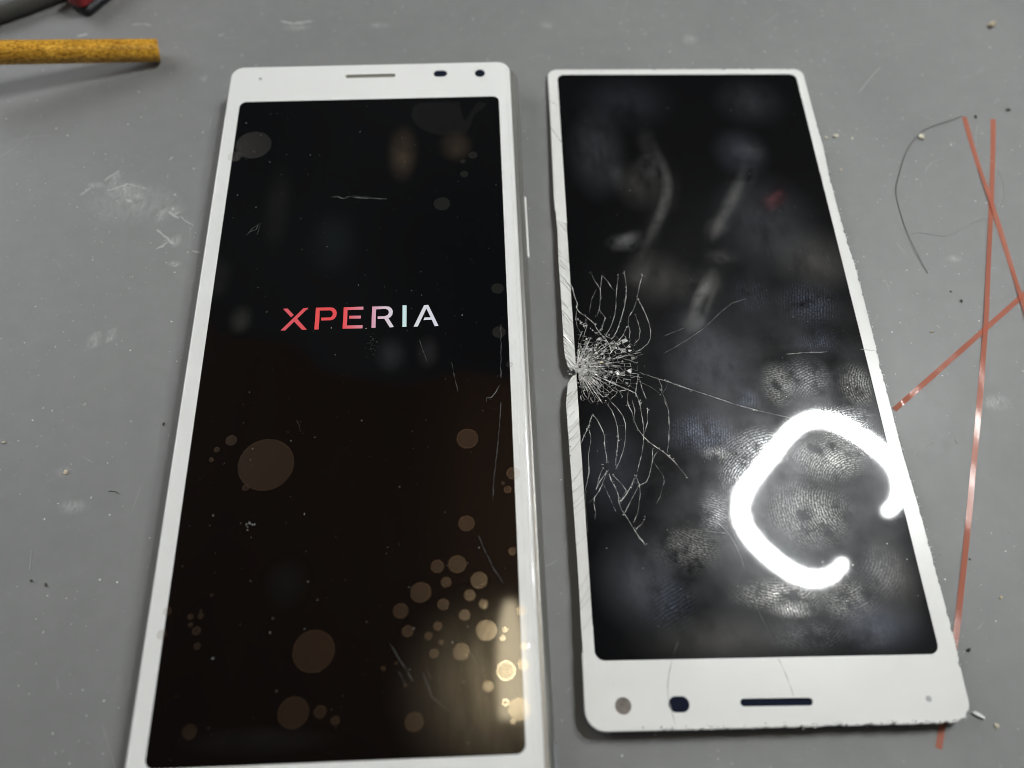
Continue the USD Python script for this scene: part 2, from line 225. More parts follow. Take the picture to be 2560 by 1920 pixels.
PRINTS = [(20.38, 2.06, 8.45, 7.11, 10.0, 0.9, 2.0),(20.13, -7.06, 6.79, 4.29, 0.0, 0.6, 2.0),(16.38, -15.7, 6.44, 5.6, 80.0, 1.0, 1.0),(10.62, -17.2, 3.96, 5.85, 20.0, 1.6, 0.0),(26.66, -17.42, 4.35, 5.91, 60.0, 1.3, 0.0),(3.71, -20.44, 2.98, 2.71, 10.0, 1.1, 2.0),(-6.71, -27.66, 8.65, 5.96, 5.0, 1.0, 2.0),(-4.09, -31.9, 3.42, 2.14, -20.0, 2.0, 0.0),(4.68, -30.77, 6.79, 4.72, 70.0, 1.5, 1.0),(23.16, -25.09, 6.47, 3.29, 100.0, 1.4, 1.0),(17.8, -33.38, 8.57, 5.86, 110.0, 1.2, 0.0),(12.09, -44.44, 9.59, 7.76, 60.0, 1.0, 0.0),(-12.16, -50.64, 7.65, 5.63, 120.0, 0.9, 0.0),(-5.74, -44.15, 3.91, 5.42, 70.0, 1.0, 1.0),(0.27, -35.97, 5.35, 9.52, 80.0, 1.2, 1.0),(3.85, -59.32, 10.39, 3.48, -12.0, 1.3, 0.0),(5.87, -62.04, 5.11, 1.8, -8.0, 2.0, 0.0),(16.08, -60.77, 6.64, 4.98, 20.0, 1.0, 0.0),(23.55, -55.51, 5.07, 6.03, 70.0, 0.8, 1.0),(3.69, 14.26, 4.91, 3.25, 30.0, 0.7, 0.0),(-3.41, 6.44, 8.0, 5.99, 45.0, 0.5, 0.0),(7.09, -66.6, 9.35, 3.18, -15.0, 0.6, 1.0),(17.75, -66.4, 6.12, 3.37, 75.0, 0.7, 1.0),(-16.6, -60.18, 7.01, 7.34, 60.0, 0.5, 2.0),(-17.41, 18.21, 4.93, 3.03, 25.0, 0.9, 3.0),(8.24, 3.95, 5.98, 7.13, 0.0, 0.6, 2.0),(-10.13, 40.1, 3.69, 4.8, 0.0, 0.5, 3.0),(-17.94, 37.37, 2.58, 5.55, 10.0, 0.35, 3.0),(14.47, 44.2, 4.41, 3.78, 20.0, 0.5, 3.0)]
STRIPS = [[(144.51, 68.81),(143.62, 55.17),(143.14, 41.38),(142.54, 26.56),(141.84, 13.9),(141.48, 8.72)], [(151.4, 67.86),(144.98, 47.43),(137.96, 26.7),(133.06, 12.43),(127.47, -2.97),(121.36, -19.14),(115.33, -34.85),(110.92, -45.95),(107.11, -55.18),(103.48, -63.16),(100.99, -68.98),(99.79, -71.59)], [(107.72, -9.14),(119.75, 0.73),(132.48, 10.49),(143.04, 17.64),(145.37, 19.13)]]
HAIR = [(144.07, 69.17),(139.61, 67.25),(135.62, 65.8),(132.1, 63.78),(129.26, 60.8),(125.89, 55.64),(123.36, 50.22),(121.99, 47.03),(121.45, 43.17),(121.34, 39.36),(121.5, 33.92),(122.24, 28.29),(123.27, 23.42)]
THREADS = [[(146.92, 66.07),(145.61, 62.62),(144.7, 59.22)], [(145.52, 55.81),(147.57, 53.9),(148.01, 50.59),(147.99, 47.69),(146.72, 44.52),(144.52, 41.08)], [(122.13, 34.24),(125.48, 34.31),(129.93, 33.33),(133.98, 34.89),(140.46, 37.92)], [(120.42, 77.73),(123.38, 81.34),(127.72, 86.15)], [(134.12, 92.81),(136.44, 93.35),(140.63, 93.48)], [(-59.59, -32.18),(-59.43, -33.84),(-59.22, -35.69)], [(-47.57, -21.07),(-46.52, -21.1),(-45.49, -21.67)], [(110.49, -18.36),(111.49, -17.7),(112.81, -16.82)], [(118.31, -15.96),(118.41, -16.78)]]
CRUMBS = [(160.53, 99.98, 1.1, 'tan'),(132.08, 62.5, 0.85, 'pale'),(147.25, 68.64, 0.55, 'dark'),(155.96, 70.63, 0.6, 'dark'),(111.32, 63.45, 0.75, 'pale'),(108.93, 63.09, 0.4, 'pale'),(115.2, 62.62, 0.4, 'pale'),(110.36, 53.01, 0.4, 'pale'),(107.93, -66.64, 0.9, 'flake'),(110.65, -68.44, 0.45, 'pale'),(128.72, 16.04, 0.45, 'dark'),(120.24, 8.67, 0.4, 'tan'),(127.11, 18.54, 0.3, 'dark'),(-55.63, -38.57, 0.42, 'dark'),(-58.43, -37.75, 0.35, 'dark'),(-39.16, -7.37, 0.38, 'dark'),(-69.88, -10.23, 0.4, 'pale'),(-56.49, -16.92, 0.5, 'tan'),(109.39, -55.97, 0.5, 'dark'),(114.32, -39.91, 0.25, 'dark'),(118.01, -47.05, 0.35, 'tan'),(-76.47, 71.27, 0.25, 'pale')]
SCUFFS = [(-54.15, 48.07, 13.69, 7.43, 25.0),(-56.94, 52.17, 6.38, 3.03, 20.0),(-53.43, 50.05, 2.33, 1.36, -10.0),(-47.34, 44.58, 1.46, 3.98, 55.0),(-44.91, 45.82, 2.73, 1.87, 30.0),(-43.19, 37.39, 1.65, 2.56, 60.0),(-42.8, 31.17, 2.43, 0.99, 20.0),(-64.09, 53.73, 3.19, 1.39, 30.0),(-59.66, 55.65, 1.71, 3.64, 40.0),(-44.73, 37.44, 3.09, 0.77, -40.0),(80.42, 97.47, 2.65, 2.38, -30.0),(43.41, 103.57, 2.43, 1.73, 0.0),(-0.13, 104.7, 3.62, 1.38, 20.0),(-53.23, 13.38, 1.35, 4.56, 60.0),(-56.72, -16.85, 1.96, 1.36, 15.0),(-43.38, 86.87, 1.38, 1.6, 0.0),(-53.56, -23.94, 3.49, 1.87, 0.0),(-56.41, 12.37, 1.93, 3.41, 70.0),(-61.06, 97.04, 7.04, 2.01, 10.0),(-21.74, 104.4, 4.8, 1.72, 0.0),(128.87, -8.22, 3.8, 2.16, 0.0),(130.17, 27.04, 2.29, 1.28, 0.0)]
STICK = [(-54.43, 93.94, 2.75),(-99.02, 82.41, 13.21)]
CABLE = [(-111.99, 102.5, 2.3),(-103.02, 106.63, 2.3),(-97.58, 109.29, 2.3),(-90.32, 113.3, 2.3),(-82.04, 118.13, 2.3),(-71.37, 122.54, 2.3)]
GRIP = [(-77.85, 111.93),(-68.28, 125.87),(-81.19, 112.64),(-74.97, 112.48)]
LAMP = [(358.2, 130.5, 500.0),(374.7, 148.3, 500.0),(376.2, 169.2, 500.0),(363.0, 189.0, 500.0),(342.8, 207.2, 500.0),(318.2, 216.9, 500.0),(293.3, 206.4, 500.0),(270.5, 183.0, 500.0),(248.4, 160.5, 500.0),(237.4, 142.3, 500.0),(237.5, 120.3, 500.0),(249.2, 100.6, 500.0),(265.2, 84.9, 500.0),(282.3, 76.8, 500.0),(297.6, 78.2, 500.0),(311.4, 89.0, 500.0)]
ARMS = [[(208.0, 556.6, 500.0),(215.7, 517.3, 500.0),(219.0, 485.8, 500.0),(211.0, 452.6, 500.0),(193.8, 415.1, 500.0),(175.1, 371.1, 500.0)], [(307.1, 515.6, 500.0),(297.4, 493.6, 500.0),(278.4, 460.2, 500.0),(260.5, 428.0, 500.0)], [(248.1, 377.6, 500.0),(235.5, 353.6, 500.0),(221.4, 317.6, 500.0)]]
RED_OBJECT = [(255.0, 330.2, 330.0),(241.2, 317.0, 330.0)]
BAND = [(31.0, 13.6, 330.0),(30.2, -47.0, 330.0)]
SHELF = [(-352.0, 339.0, 700.0),(58.0, 325.0, 700.0),(-315.0, -109.0, 700.0),(51.0, -123.0, 700.0)]
FOCUS = 163.1
FOCUS_Z = 161.2
REFLECTION_PATCHES = [(7.94, 53.59, 4.35, 10.05, 0.0, 'b', 1.0), (19.88, 55.23, 4.69, 5.68, 0.0, 'b', 0.8), (-23.64, 11.46, 3.15, 4.34, 20.0, 'g', 1.0), (6.72, 2.52, 4.09, 5.16, 10.0, 'n', 0.8), (13.99, 2.79, 3.1, 4.76, -10.0, 'p', 0.7), (-29.46, 21.58, 3.8, 6.87, 0.0, 'g', 0.5), (-6.21, 30.08, 6.83, 10.74, 0.0, 't', 0.35), (-18.65, 38.99, 3.98, 15.0, 15.0, 'g', 0.35), (-10.03, -41.68, 4.79, 5.6, 0.0, 't', 0.25), (-12.38, -66.51, 14.72, 2.73, 0.0, 'n', 0.3)]
WIPES = [(-21.76, 44.44, 7.66, 15.8, 20.0, 0.9), (-12.81, 34.58, 6.42, 8.24, 0.0, 0.8), (12.27, 44.21, 7.71, 8.71, 30.0, 0.8), (14.45, 23.68, 13.64, 15.82, 0.0, 0.8), (-11.16, 8.91, 9.04, 8.46, 20.0, 0.8), (-24.54, -34.65, 8.0, 12.33, 0.0, 0.6), (-21.16, -55.99, 9.18, 10.86, 30.0, 0.9), (-7.58, -66.71, 17.81, 5.5, 0.0, 0.7), (20.56, -64.87, 9.03, 5.68, 0.0, 1.0), (-2.79, -11.7, 11.44, 16.35, 0.0, 1.1), (24.06, 13.44, 11.27, 10.07, 0.0, 0.9), (-13.81, 60.75, 13.66, 10.86, 0.0, 0.4), (17.01, 60.6, 10.31, 9.41, 0.0, 0.5), (24.94, -56.8, 5.9, 10.28, 10.0, 0.9)]
ADDED_BOARD_EDGE = [(-451.77, 459.67), (-324.71, 455.13), (-296.62, 403.46), (-203.76, 387.81), (-169.26, 350.42), (-73.66, 329.33), (-10.4, 344.68), (119.99, 310.7)]
REFLECTION_STREAKS = [([(-8.41, 48.69), (-7.12, 42.91), (-6.16, 36.59), (-7.03, 30.47), (-9.62, 23.9), (-12.21, 18.79), (-15.34, 12.6)], 1.58, 1.0), ([(13.37, 42.77), (11.11, 36.46), (7.34, 29.02), (3.79, 22.48), (1.55, 17.4)], 1.79, 0.9), ([(1.44, 11.21), (-2.51, 4.07), (-5.6, -3.39)], 1.58, 1.6), ([(-20.68, 15.74), (-17.35, 18.84), (-12.99, 21.35)], 1.79, 1.1), ([(15.83, 28.94), (18.3, 30.94), (20.84, 33.22)], 1.16, 0.9)]
MARKS = [[(-48.03, 40.63), (-43.45, 36.47)], [(-44.92, 44.17), (-43.46, 45.5)], [(-43.45, 44.12), (-39.78, 41.28)], [(-56.39, 49.37), (-54.6, 48.62)], [(-67.0, 50.87), (-64.85, 53.17)], [(-48.07, 60.69), (-47.29, 61.9)], [(-47.21, 35.27), (-44.95, 36.96)], [(-42.92, 30.37), (-41.59, 30.97)], [(-39.24, 34.58), (-37.21, 34.08)], [(-26.18, 106.98), (-22.72, 105.98), (-17.7, 106.76)], [(-64.41, 106.46), (-61.56, 106.99), (-59.31, 106.02)], [(-41.59, 101.68), (-40.05, 102.82)], [(-62.21, 55.0), (-59.33, 57.82)], [(-60.94, 52.1), (-56.78, 53.88), (-52.06, 52.31)], [(-46.22, 45.58), (-43.38, 43.66)], [(-77.87, 102.63), (-75.12, 103.45)]]

# ------------------------------------------------------------------ materials
M_WHITE = pbr('white_glass', (.80, .80, .785), .07, ior=1.5)
M_WHITE_OLD = mottled('white_glass_worn', (.74, .735, .715), (.785, .78, .76), 60, .22)
M_SLIVER = pbr('white_glass_sliver', (.74, .735, .71), .16)
M_SUB = pbr('white_backing', (.56, .55, .52), .6)
M_SILVER = mottled('silver_frame', (.33, .325, .305), (.42, .41, .39), 300, .32, stretch=(1, .05, 1), metallic=.65)
M_CAP = pbr('grey_end_cap', (.30, .30, .31), .4)
M_BLACK = pbr('black_screen', (.0016, .0017, .002), .05, ior=1.5)
M_BLACK_OLD = pbr('black_screen_used', (.0022, .0022, .0024), .035, ior=1.5)
M_DARK = pbr('dark_plastic', (.015, .016, .02), .35)
M_LENS = pbr('lens_glass', (.010, .013, .022), .05)
M_LENSBROWN = mottled('hole_seen_through', (.10, .085, .075), (.24, .21, .19), 500, .25)
M_NAVY = pbr('navy_window', (.008, .011, .024), .08)
M_GREYDOT = pbr('grey_dot', (.35, .35, .36), .4)
M_GRILLE = pbr('earpiece_mesh', (.20, .19, .16), .5)
M_DUST = pbr('pale_dust', (.74, .74, .71), .6)
M_DUSTDIM = pbr('dim_dust', (.6, .6, .58), .6)
M_SCRATCH = pbr('pale_scratch', (.20, .20, .195), .5)
M_SCRATCHDIM = pbr('dim_scratch', (.05, .05, .05), .5)
M_CRACK = mottled('crack_glint', (.07, .07, .065), (.95, .94, .90), 1100, .22, detail=3)  # glints on the cracks are mottled into the base colour
M_CRACKDIM = mottled('crack_faint', (.06, .06, .055), (.40, .39, .36), 700, .3, detail=3)
M_CRUSH = mottled('crushed_glass', (.22, .22, .21), (.85, .84, .81), 1500, .2, detail=2)
M_CRACKDARK = pbr('crack_dark', (.004, .004, .005), .3)
M_CRACKGREY = pbr('crack_grey', (.30, .29, .27), .4)
M_PALE = mottled('pale_grit', (.55, .50, .38), (.80, .76, .62), 900, .6)
M_TAN = mottled('tan_grit', (.42, .33, .22), (.74, .66, .50), 900, .6)
M_DARKGRIT = mottled('dark_grit', (.03, .028, .022), (.09, .08, .06), 900, .7)
M_HAIR = pbr('dark_hair', (.10, .095, .09), .4)
M_THREAD = pbr('pale_thread', (.42, .42, .41), .5)
M_RUBBER = mottled('grey_rubber', (.055, .056, .052), (.075, .075, .07), 200, .42)
M_RED = pbr('red_plastic', (.28, .016, .022), .35)
M_BLACKRUB = pbr('black_rubber', (.010, .010, .014), .5)

M_WOOD = mat('golden_wood', {'tc': ('texture_coordinate', {}), 'm': ('mapping', {'scale': (.5, 1, 1)}), 'n': ('noise_texture', {'scale': 2300, 'detail': 5, 'roughness': .65}),
    'm2': ('mapping', {'scale': (.35, 1, 1)}), 'n2': ('noise_texture', {'scale': 420, 'detail': 3}),
    'r': ('rgb_ramp', {'ramp': [(.34, (.20, .085, .010)), (.45, (.58, .28, .026)), (.58, (.82, .46, .055)), (.74, (.95, .64, .16))]}),
    'r2': ('rgb_ramp', {'ramp': [(.3, (.7, .66, .6)), (.7, (1.1, 1.08, 1.0))]}), 'mx': ('mix_color', {'blend_type': 'multiply', 'fac': 1.0, 'use_clamp': False}),
    'b': ('bump', {'strength': .35, 'distance': .00015}), 'p': ('principled_bsdf', {'roughness': .24, 'ior': 1.5})},
    [('tc.object', 'm.vector'), ('m.vector', 'n.vector'), ('tc.object', 'm2.vector'), ('m2.vector', 'n2.vector'), ('n.fac', 'r.fac'), ('n2.fac', 'r2.fac'), ('r.color', 'mx.a'), ('r2.color', 'mx.b'), ('mx.result', 'p.base_color'), ('n.fac', 'b.height'), ('b.normal', 'p.normal')], 'p.BSDF')

# red translucent tape: the mat shows through, two layers look redder
M_TAPE = mat('red_tape', {'t': ('transparent_bsdf', {'color': (.88, .50, .42)}), 'd': ('principled_bsdf', {'base_color': (.60, .22, .15), 'roughness': .18, 'ior': 1.5}), 'm': ('mix_closure', {'fac': .55})},
    [('t.BSDF', 'm.closure1'), ('d.BSDF', 'm.closure2')], 'm.closure')

# the grey mat: cloudy, faintly stained, slightly glossy
M_MAT = mat('grey_mat', {'tc': ('texture_coordinate', {}), 'n1': ('noise_texture', {'scale': 22, 'detail': 4, 'roughness': .6}), 'n2': ('noise_texture', {'scale': 240, 'detail': 5, 'roughness': .65}),
    'n3': ('noise_texture', {'scale': 2600, 'detail': 2}), 'n4': ('noise_texture', {'scale': 60, 'detail': 6, 'roughness': .7, 'distortion': .6}),
    'r1': ('rgb_ramp', {'ramp': [(.3, MAT_DARK), (.7, MAT_LIGHT)]}), 'r2': ('rgb_ramp', {'ramp': [(.3, (.96, .96, .96)), (.72, (1.035, 1.035, 1.03))]}),
    'r4': ('rgb_ramp', {'ramp': [(.57, (0, 0, 0)), (.78, (1, 1, 1))]}), 'f4': ('math', {'math_type': 'multiply', 'value2': .09}),
    'mx': ('mix_color', {'blend_type': 'multiply', 'fac': 1.0, 'use_clamp': False}), 'mx2': ('mix_color', {'blend_type': 'mix', 'b': (.40, .40, .385)}),
    'rr': ('map_range', {'from_min': .3, 'from_max': .7, 'to_min': .42, 'to_max': .56}), 'b': ('bump', {'strength': .12, 'distance': .00004}), 'p': ('principled_bsdf', {'ior': 1.45})},
    [('tc.object', 'n1.vector'), ('tc.object', 'n2.vector'), ('tc.object', 'n3.vector'), ('tc.object', 'n4.vector'), ('n1.fac', 'r1.fac'), ('n2.fac', 'r2.fac'), ('r1.color', 'mx.a'), ('r2.color', 'mx.b'),
     ('n4.fac', 'r4.fac'), ('r4.color', 'f4.value1'), ('f4.value', 'mx2.fac'), ('mx.result', 'mx2.a'), ('mx2.result', 'p.base_color'), ('n1.fac', 'rr.value'), ('rr.result', 'p.roughness'), ('n3.fac', 'b.height'), ('b.normal', 'p.normal')], 'p.BSDF')

def veil(name, tint, strength, sx, sy, ridges=None, rot=0.0, seed=0.0, gloss=.4, rough=.28, patch=(.35, .62), pscale=.5, edge=(1.0, .55), warp=.35, stretch=1.0):
    """grease and painted reflections on glass: mostly clear, a little of it scatters light; UV in millimetres from the middle"""
    n = {'tc': ('texture_coordinate', {}), 'k': ('mapping', {'scale': (1 / sx, 1 / sy, 1)}),
         'pn': ('noise_texture', {'scale': pscale, 'detail': 4, 'roughness': .62}), 'pm': ('mapping', {'location': (seed * 3.7, seed * 1.3, seed), 'rotation': (0, 0, math.radians(rot) if stretch != 1 else 0), 'scale': (1, stretch, 1)}),
         'pr': ('map_range', {'from_min': patch[0], 'from_max': patch[1], 'to_min': 0, 'to_max': 1, 'clamp': True}),
         'len': ('vector_math', {'math_type': 'length'}), 'wn': ('math', {'math_type': 'multiply_add', 'value2': warp, 'value3': -warp / 2}), 'wl': ('math', {'math_type': 'add'}),
         'er': ('map_range', {'range_type': 'smoothstep', 'from_min': edge[1], 'from_max': edge[0], 'to_min': 1, 'to_max': 0, 'clamp': True}),
         'f1': ('math', {'math_type': 'multiply'}), 'f3': ('math', {'math_type': 'multiply', 'value2': strength, 'use_clamp': True}),
         't': ('transparent_bsdf', {}), 'd': ('diffuse_bsdf', {'color': tint}), 'g': ('glossy_bsdf', {'color': tint, 'roughness': rough}), 'dg': ('mix_closure', {'fac': gloss}), 'm': ('mix_closure', {})}
    l = [('tc.UV', 'k.vector'), ('k.vector', 'len.vector1'), ('tc.UV', 'pm.vector'), ('pm.vector', 'pn.vector'), ('pn.fac', 'pr.value'), ('pn.fac', 'wn.value1'), ('len.value', 'wl.value1'), ('wn.value', 'wl.value2'), ('wl.value', 'er.value'),
         ('pr.result', 'f1.value1'), ('er.result', 'f1.value2'), ('f3.value', 'm.fac'), ('d.BSDF', 'dg.closure1'), ('g.BSDF', 'dg.closure2'), ('t.BSDF', 'm.closure1'), ('dg.closure', 'm.closure2')]
    if ridges:
        kind, period, dist, off = ridges
        n['rm'] = ('mapping', {'location': (off[0], off[1], 0), 'rotation': (0, 0, math.radians(rot))})
        n['w'] = ('wave_texture', {'wave_type': kind, 'rings_direction': 'z', 'scale': math.pi / (20 * period) * WAVE, 'distortion': dist, 'detail': 2, 'detail_scale': .5 / max(.2, period), 'detail_roughness': .5})
        n['wr'] = ('map_range', {'from_min': .25, 'from_max': .85, 'to_min': .3, 'to_max': 1.1, 'clamp': True}); n['f2'] = ('math', {'math_type': 'multiply'}); n['bn'] = ('noise_texture', {'scale': 2.2, 'detail': 2}); n['br'] = ('map_range', {'from_min': .36, 'from_max': .6, 'to_min': .15, 'to_max': 1.3, 'clamp': True}); n['f4'] = ('math', {'math_type': 'multiply'})
        l += [('tc.UV', 'rm.vector'), ('rm.vector', 'w.vector'), ('w.fac', 'wr.value'), ('f1.value', 'f2.value1'), ('wr.result', 'f2.value2'), ('tc.UV', 'bn.vector'), ('bn.fac', 'br.value'), ('f2.value', 'f4.value1'), ('br.result', 'f4.value2'), ('f4.value', 'f3.value1')]
    else:
        l += [('f1.value', 'f3.value1')]
    return mat(name, n, l, 'm.closure')

def clear_sheet(name, fac, rough=.03, tint=(1, 1, 1)):
    return mat(name, {'t': ('transparent_bsdf', {}), 'g': ('glossy_bsdf', {'roughness': rough, 'color': tint}), 'm': ('mix_closure', {'fac': fac})}, [('t.BSDF', 'm.closure1'), ('g.BSDF', 'm.closure2')], 'm.closure')

def disc(cx, cy, rx, ry, z, rot=0.0, n=40, wob=0.0, g=None):
    a = np.linspace(0, 2 * math.pi, n, endpoint=False); k = np.ones(n)
    if wob: k = 1 + wob * (np.sin(2 * a + g.uniform(0, 6)) * .5 + np.sin(3 * a + g.uniform(0, 6)) * .4 + np.sin(5 * a + g.uniform(0, 6)) * .3)
    p = np.c_[rx * k * np.cos(a), ry * k * np.sin(a)]; r = math.radians(rot); p = p @ np.array([[math.cos(r), math.sin(r)], [-math.sin(r), math.cos(r)]])
    v = np.vstack([[0, 0], p]); f = np.array([(0, 1 + i, 1 + (i + 1) % n) for i in range(n)])
    return trimesh.Trimesh(np.c_[v + [cx, cy], np.full(n + 1, z)], f, process=False), v

# ------------------------------------------------------------------ the mat and its marks
bench = thing('bench_mat', 'smooth grey repair mat speckled with dust, under everything', 'mat', kind='structure')
part('mat_sheet', plate(box(-600, -420, 640, 560), -3, 0), M_MAT, bench)
for i, (x, y, rx, ry, rot) in enumerate(SCUFFS):
    m, uv = disc(x, y, rx, ry, .04 + .004 * i, -rot)
    part('scuff_mark', m, veil(f'scuff_{i:02d}', (.85, .85, .83), [.28, .5][i > 0] if i < 4 else .45, rx, max(ry, .6), None, seed=i * 1.7, gloss=.15, rough=.4, patch=(.36, .82), pscale=1.6 if i else .7, edge=(1.1, .0), stretch=.4 if i else .5), bench, uv=uv)

M_FINE = pbr('fine_mat_scratch', (.285, .288, .288), .5)
fs = []
for _ in range(150):
    x, y = rng.uniform(-105, 175), rng.uniform(-78, 122); a = rng.normal(.5, .9); L = 1.5 + 9 * rng.random() ** 2; k = rng.normal(0, .25)
    q = [(x + t * L * math.cos(a + k * t), y + t * L * math.sin(a + k * t)) for t in np.linspace(0, 1, 5)]
    m_ = ridge(q, .07 + .07 * rng.random(), .004, .004, .02); fs.append((np.array(m_.vertices), np.array(m_.faces)))
part('fine_scratch', join(fs), M_FINE, bench, kind='stuff')
M_MARK = pbr('pale_rub_mark', (.40, .40, .395), .6)
for i, p in enumerate(MARKS): part('rub_mark', ridge(p, .34 if i % 3 else .55, .015, .006, .12), M_MARK, bench)
spots = [flake(x, y, .06 + .075 * g ** 2.4, 0, rng, .03) for x, y, g in zip(rng.uniform(-108, 180, 2600), rng.uniform(-80, 125, 2600), rng.random(2600) * 1.6)]
for cx, cy, n in ((-86, 60, 40), (-60, 55, 50), (-58, 30, 50), (-70, 10, 60), (120, 60, 60), (110, 90, 50), (130, 20, 50), (-75, -30, 40), (128, -40, 40), (30, 105, 40)):
    for k in range(n): spots.append(flake(rng.normal(cx, 9), rng.normal(cy, 8), .07 + .15 * rng.random() ** 2, 0, rng, .04))
data(part('dust_speck', join(spots), M_DUST, None), label='pale dust specks scattered all over the grey mat', category='dust', kind='stuff')
dim = [flake(x, y, .06 + .09 * rng.random() ** 2, 0, rng, .01) for x, y in zip(rng.uniform(-108, 180, 500), rng.uniform(-80, 125, 500))]
data(part('dark_dust_speck', join(dim), M_DARKGRIT, None), label='dark dust specks scattered over the grey mat', category='dust', kind='stuff')

CL = ['largest tan crumb, at the far right corner of the mat', 'pale yellowish crumb lying against the dark curved hair', 'dark crumb between the upper ends of the two red strips', 'dark crumb right of the straight red strip near the right edge of the picture',
      'squarish cream crumb beside the upper right edge of the cracked panel', 'small cream crumb nearest the upper right edge of the cracked panel', 'small cream crumb right of the squarish cream crumb', 'lone pale crumb below the squarish cream crumb',
      'white elongated glass flake off the lower right corner of the cracked panel', 'small pale flake below the white glass flake', 'small dark oblong crumb between panel and crossing red strips', 'tiny tan crumb left of the crossing of two red strips', 'tiny dark crumb above the dark oblong crumb',
      'round dark crumb on the lower left of the mat', 'small dark crumb left of the round dark one', 'black dot beside the left edge of the phone', 'pale crumb at the left edge of the picture', 'flat tan stain like crumb left of the phone', 'dark crumb right of the lower right corner of the cracked panel screen',
      'tiny dark crumb right of the long red strip', 'tiny tan crumb right of the lower end of the long red strip', 'tiny pale crumb on the upper left of the mat']
for i, (x, y, r, k) in enumerate(CRUMBS):
    nm = {'tan': 'crumb', 'pale': 'crumb', 'dark': 'crumb', 'flake': 'glass_flake'}[k]
    c = crumb(x, y, r * .85, 0, .75 if i == 0 else .45, 40 + i, 2)
    if k == 'flake': c = plate(Polygon([(x - 1, y + .42), (x - .45, y + .62), (x + .2, y + .3), (x + .95, y - .35), (x + .85, y - .75), (x + .1, y - .35), (x - .6, y + .02)]), 0, .5)
    data(part(nm, c, {'tan': M_TAN, 'pale': M_PALE, 'dark': M_DARKGRIT, 'flake': M_WHITE}[k], None, smooth=False), label=CL[i], category='crumb' if k != 'flake' else 'glass chip')

hp = spline(HAIR, 60)
data(part('hair', tube(np.c_[hp, .12 + .25 * np.sin(np.linspace(0, 9, 60)) ** 2], .075, 5), M_HAIR, None, smooth=True), label='dark curved hair on the mat beside the red strips', category='hair')
TL = ['short straight pale fibre right of the upper end of the slanted red strip', 'pale curved fibre crossing under the two red strips', 'long pale fibre below the dark hair', 'pale straight fibre above the cracked panel', 'short pale curved fibre near the top right of the mat',
      'short pale upright fibre on the lower left of the mat', 'short dark curved fibre left of the phone', 'short pale fibre right of the cracked panel beside the long red strip', 'tiny curled pale fibre near the long red strip']
for i, t in enumerate(THREADS):
    tp = spline(t, 20)
    data(part('fibre', tube(np.c_[tp, np.full(20, .07)], .05 if i < 3 else .075, 5), M_HAIR if i == 6 else M_THREAD, None, smooth=True), label=TL[i], category='fibre')

SL = ['red tape strip slanting down to the right, upper right', 'longest red tape strip, running down beside the cracked panel and under its corner', 'red tape strip slanting up right from the edge of the cracked panel']
for i, t in enumerate(STRIPS):
    n = 60; p = spline(t, n) if i != 2 else np.array([np.array(t[0]) + (np.array(t[-1]) - np.array(t[0])) * k / (n - 1) for k in range(n)])
    d = np.gradient(p, axis=0); d /= np.linalg.norm(d, axis=1, keepdims=True); nn = np.c_[-d[:, 1], d[:, 0]]
    s = np.linspace(0, 1, n); z = .12 + .05 * np.sin(s * 23 + i * 2)
    if i == 0: z += .32 * np.exp(-((s - .45) / .10) ** 2) + .3 * np.exp(-((s - .95) / .1) ** 2)
    if i == 2: z += .55 * np.exp(-((s - .60) / .12) ** 2) * 0 + .0
    if i == 1: z += .32 * np.exp(-((s - .40) / .05) ** 2)
    twist = .16 * np.sin(s * 13 + i) + .10 * np.sin(s * 37 + i)
    if i == 2: twist = twist + .5 * np.exp(-((s - .06) / .05) ** 2) * np.sin(s * 60)
    if i == 1: twist = twist + .12 * np.sin(s * 9 + 1)
    hw = .54; v = []
    for k, th in ((-1, 0), (1, 0)):
        v.append(np.c_[p + nn * k * hw, z + k * hw * np.sin(twist)])
    v = np.vstack(v); v[:, 2] = np.maximum(v[:, 2], .05)
    top = v; bot = v - [0, 0, .04]; V = np.vstack([top, bot]); F = []
    for k in range(n - 1):
        a, b, c_, e = k, k + 1, n + k + 1, n + k
        F += [(a, b, c_), (a, c_, e)]
    part_v = V[:2 * n]
    m = trimesh.Trimesh(part_v, np.array(F), process=False)
    if m.face_normals[0][2] < 0: m.invert()
    data(part('tape_strip', m, M_TAPE, None, smooth=True), label=SL[i], category='tape strip')

# ------------------------------------------------------------------ stick, cable, red handle at the top left
a, b = np.array(STICK[0]), np.array(STICK[1]); ax = (b - a) / np.linalg.norm(b - a); L = np.linalg.norm(b - a)
side = np.cross([0, 0, 1.0], ax); side /= np.linalg.norm(side); upv = np.cross(ax, side)
stick = thing('wooden_stick', 'round golden brown wooden stick with a cut end, its shadow below it', 'stick', np.stack([ax, side, upv], 1), a)
ang = np.linspace(0, 2 * math.pi, 40, endpoint=False); ring = lambda r: np.c_[r * np.cos(ang), r * np.sin(ang)]
m = loft([(ring(2.45), 0), (ring(2.68), .12), (ring(2.75), .4), (ring(2.76), L * .5), (ring(2.78), L)], True, True)
m.vertices = m.vertices[:, [2, 0, 1]]
part('rod', m, M_WOOD, stick, smooth=40)
cp = spline(CABLE, 60)
data(part('grey_cable', tube(cp, 2.3, 20), M_RUBBER, None, smooth=True), label='thick dark grey cable crossing the top left corner', category='cable')
g0, g1 = np.array(GRIP[0]), np.array(GRIP[1]); gd = (g1 - g0) / np.linalg.norm(g1 - g0); gs = np.array([gd[1], -gd[0]])
grip = thing('tool_handle', 'red and black plastic tool handle end at the top left edge', 'tool', np.stack([np.r_[gd, 0], np.r_[-gs, 0], [0, 0, 1]], 1), (g0[0], g0[1], 0))
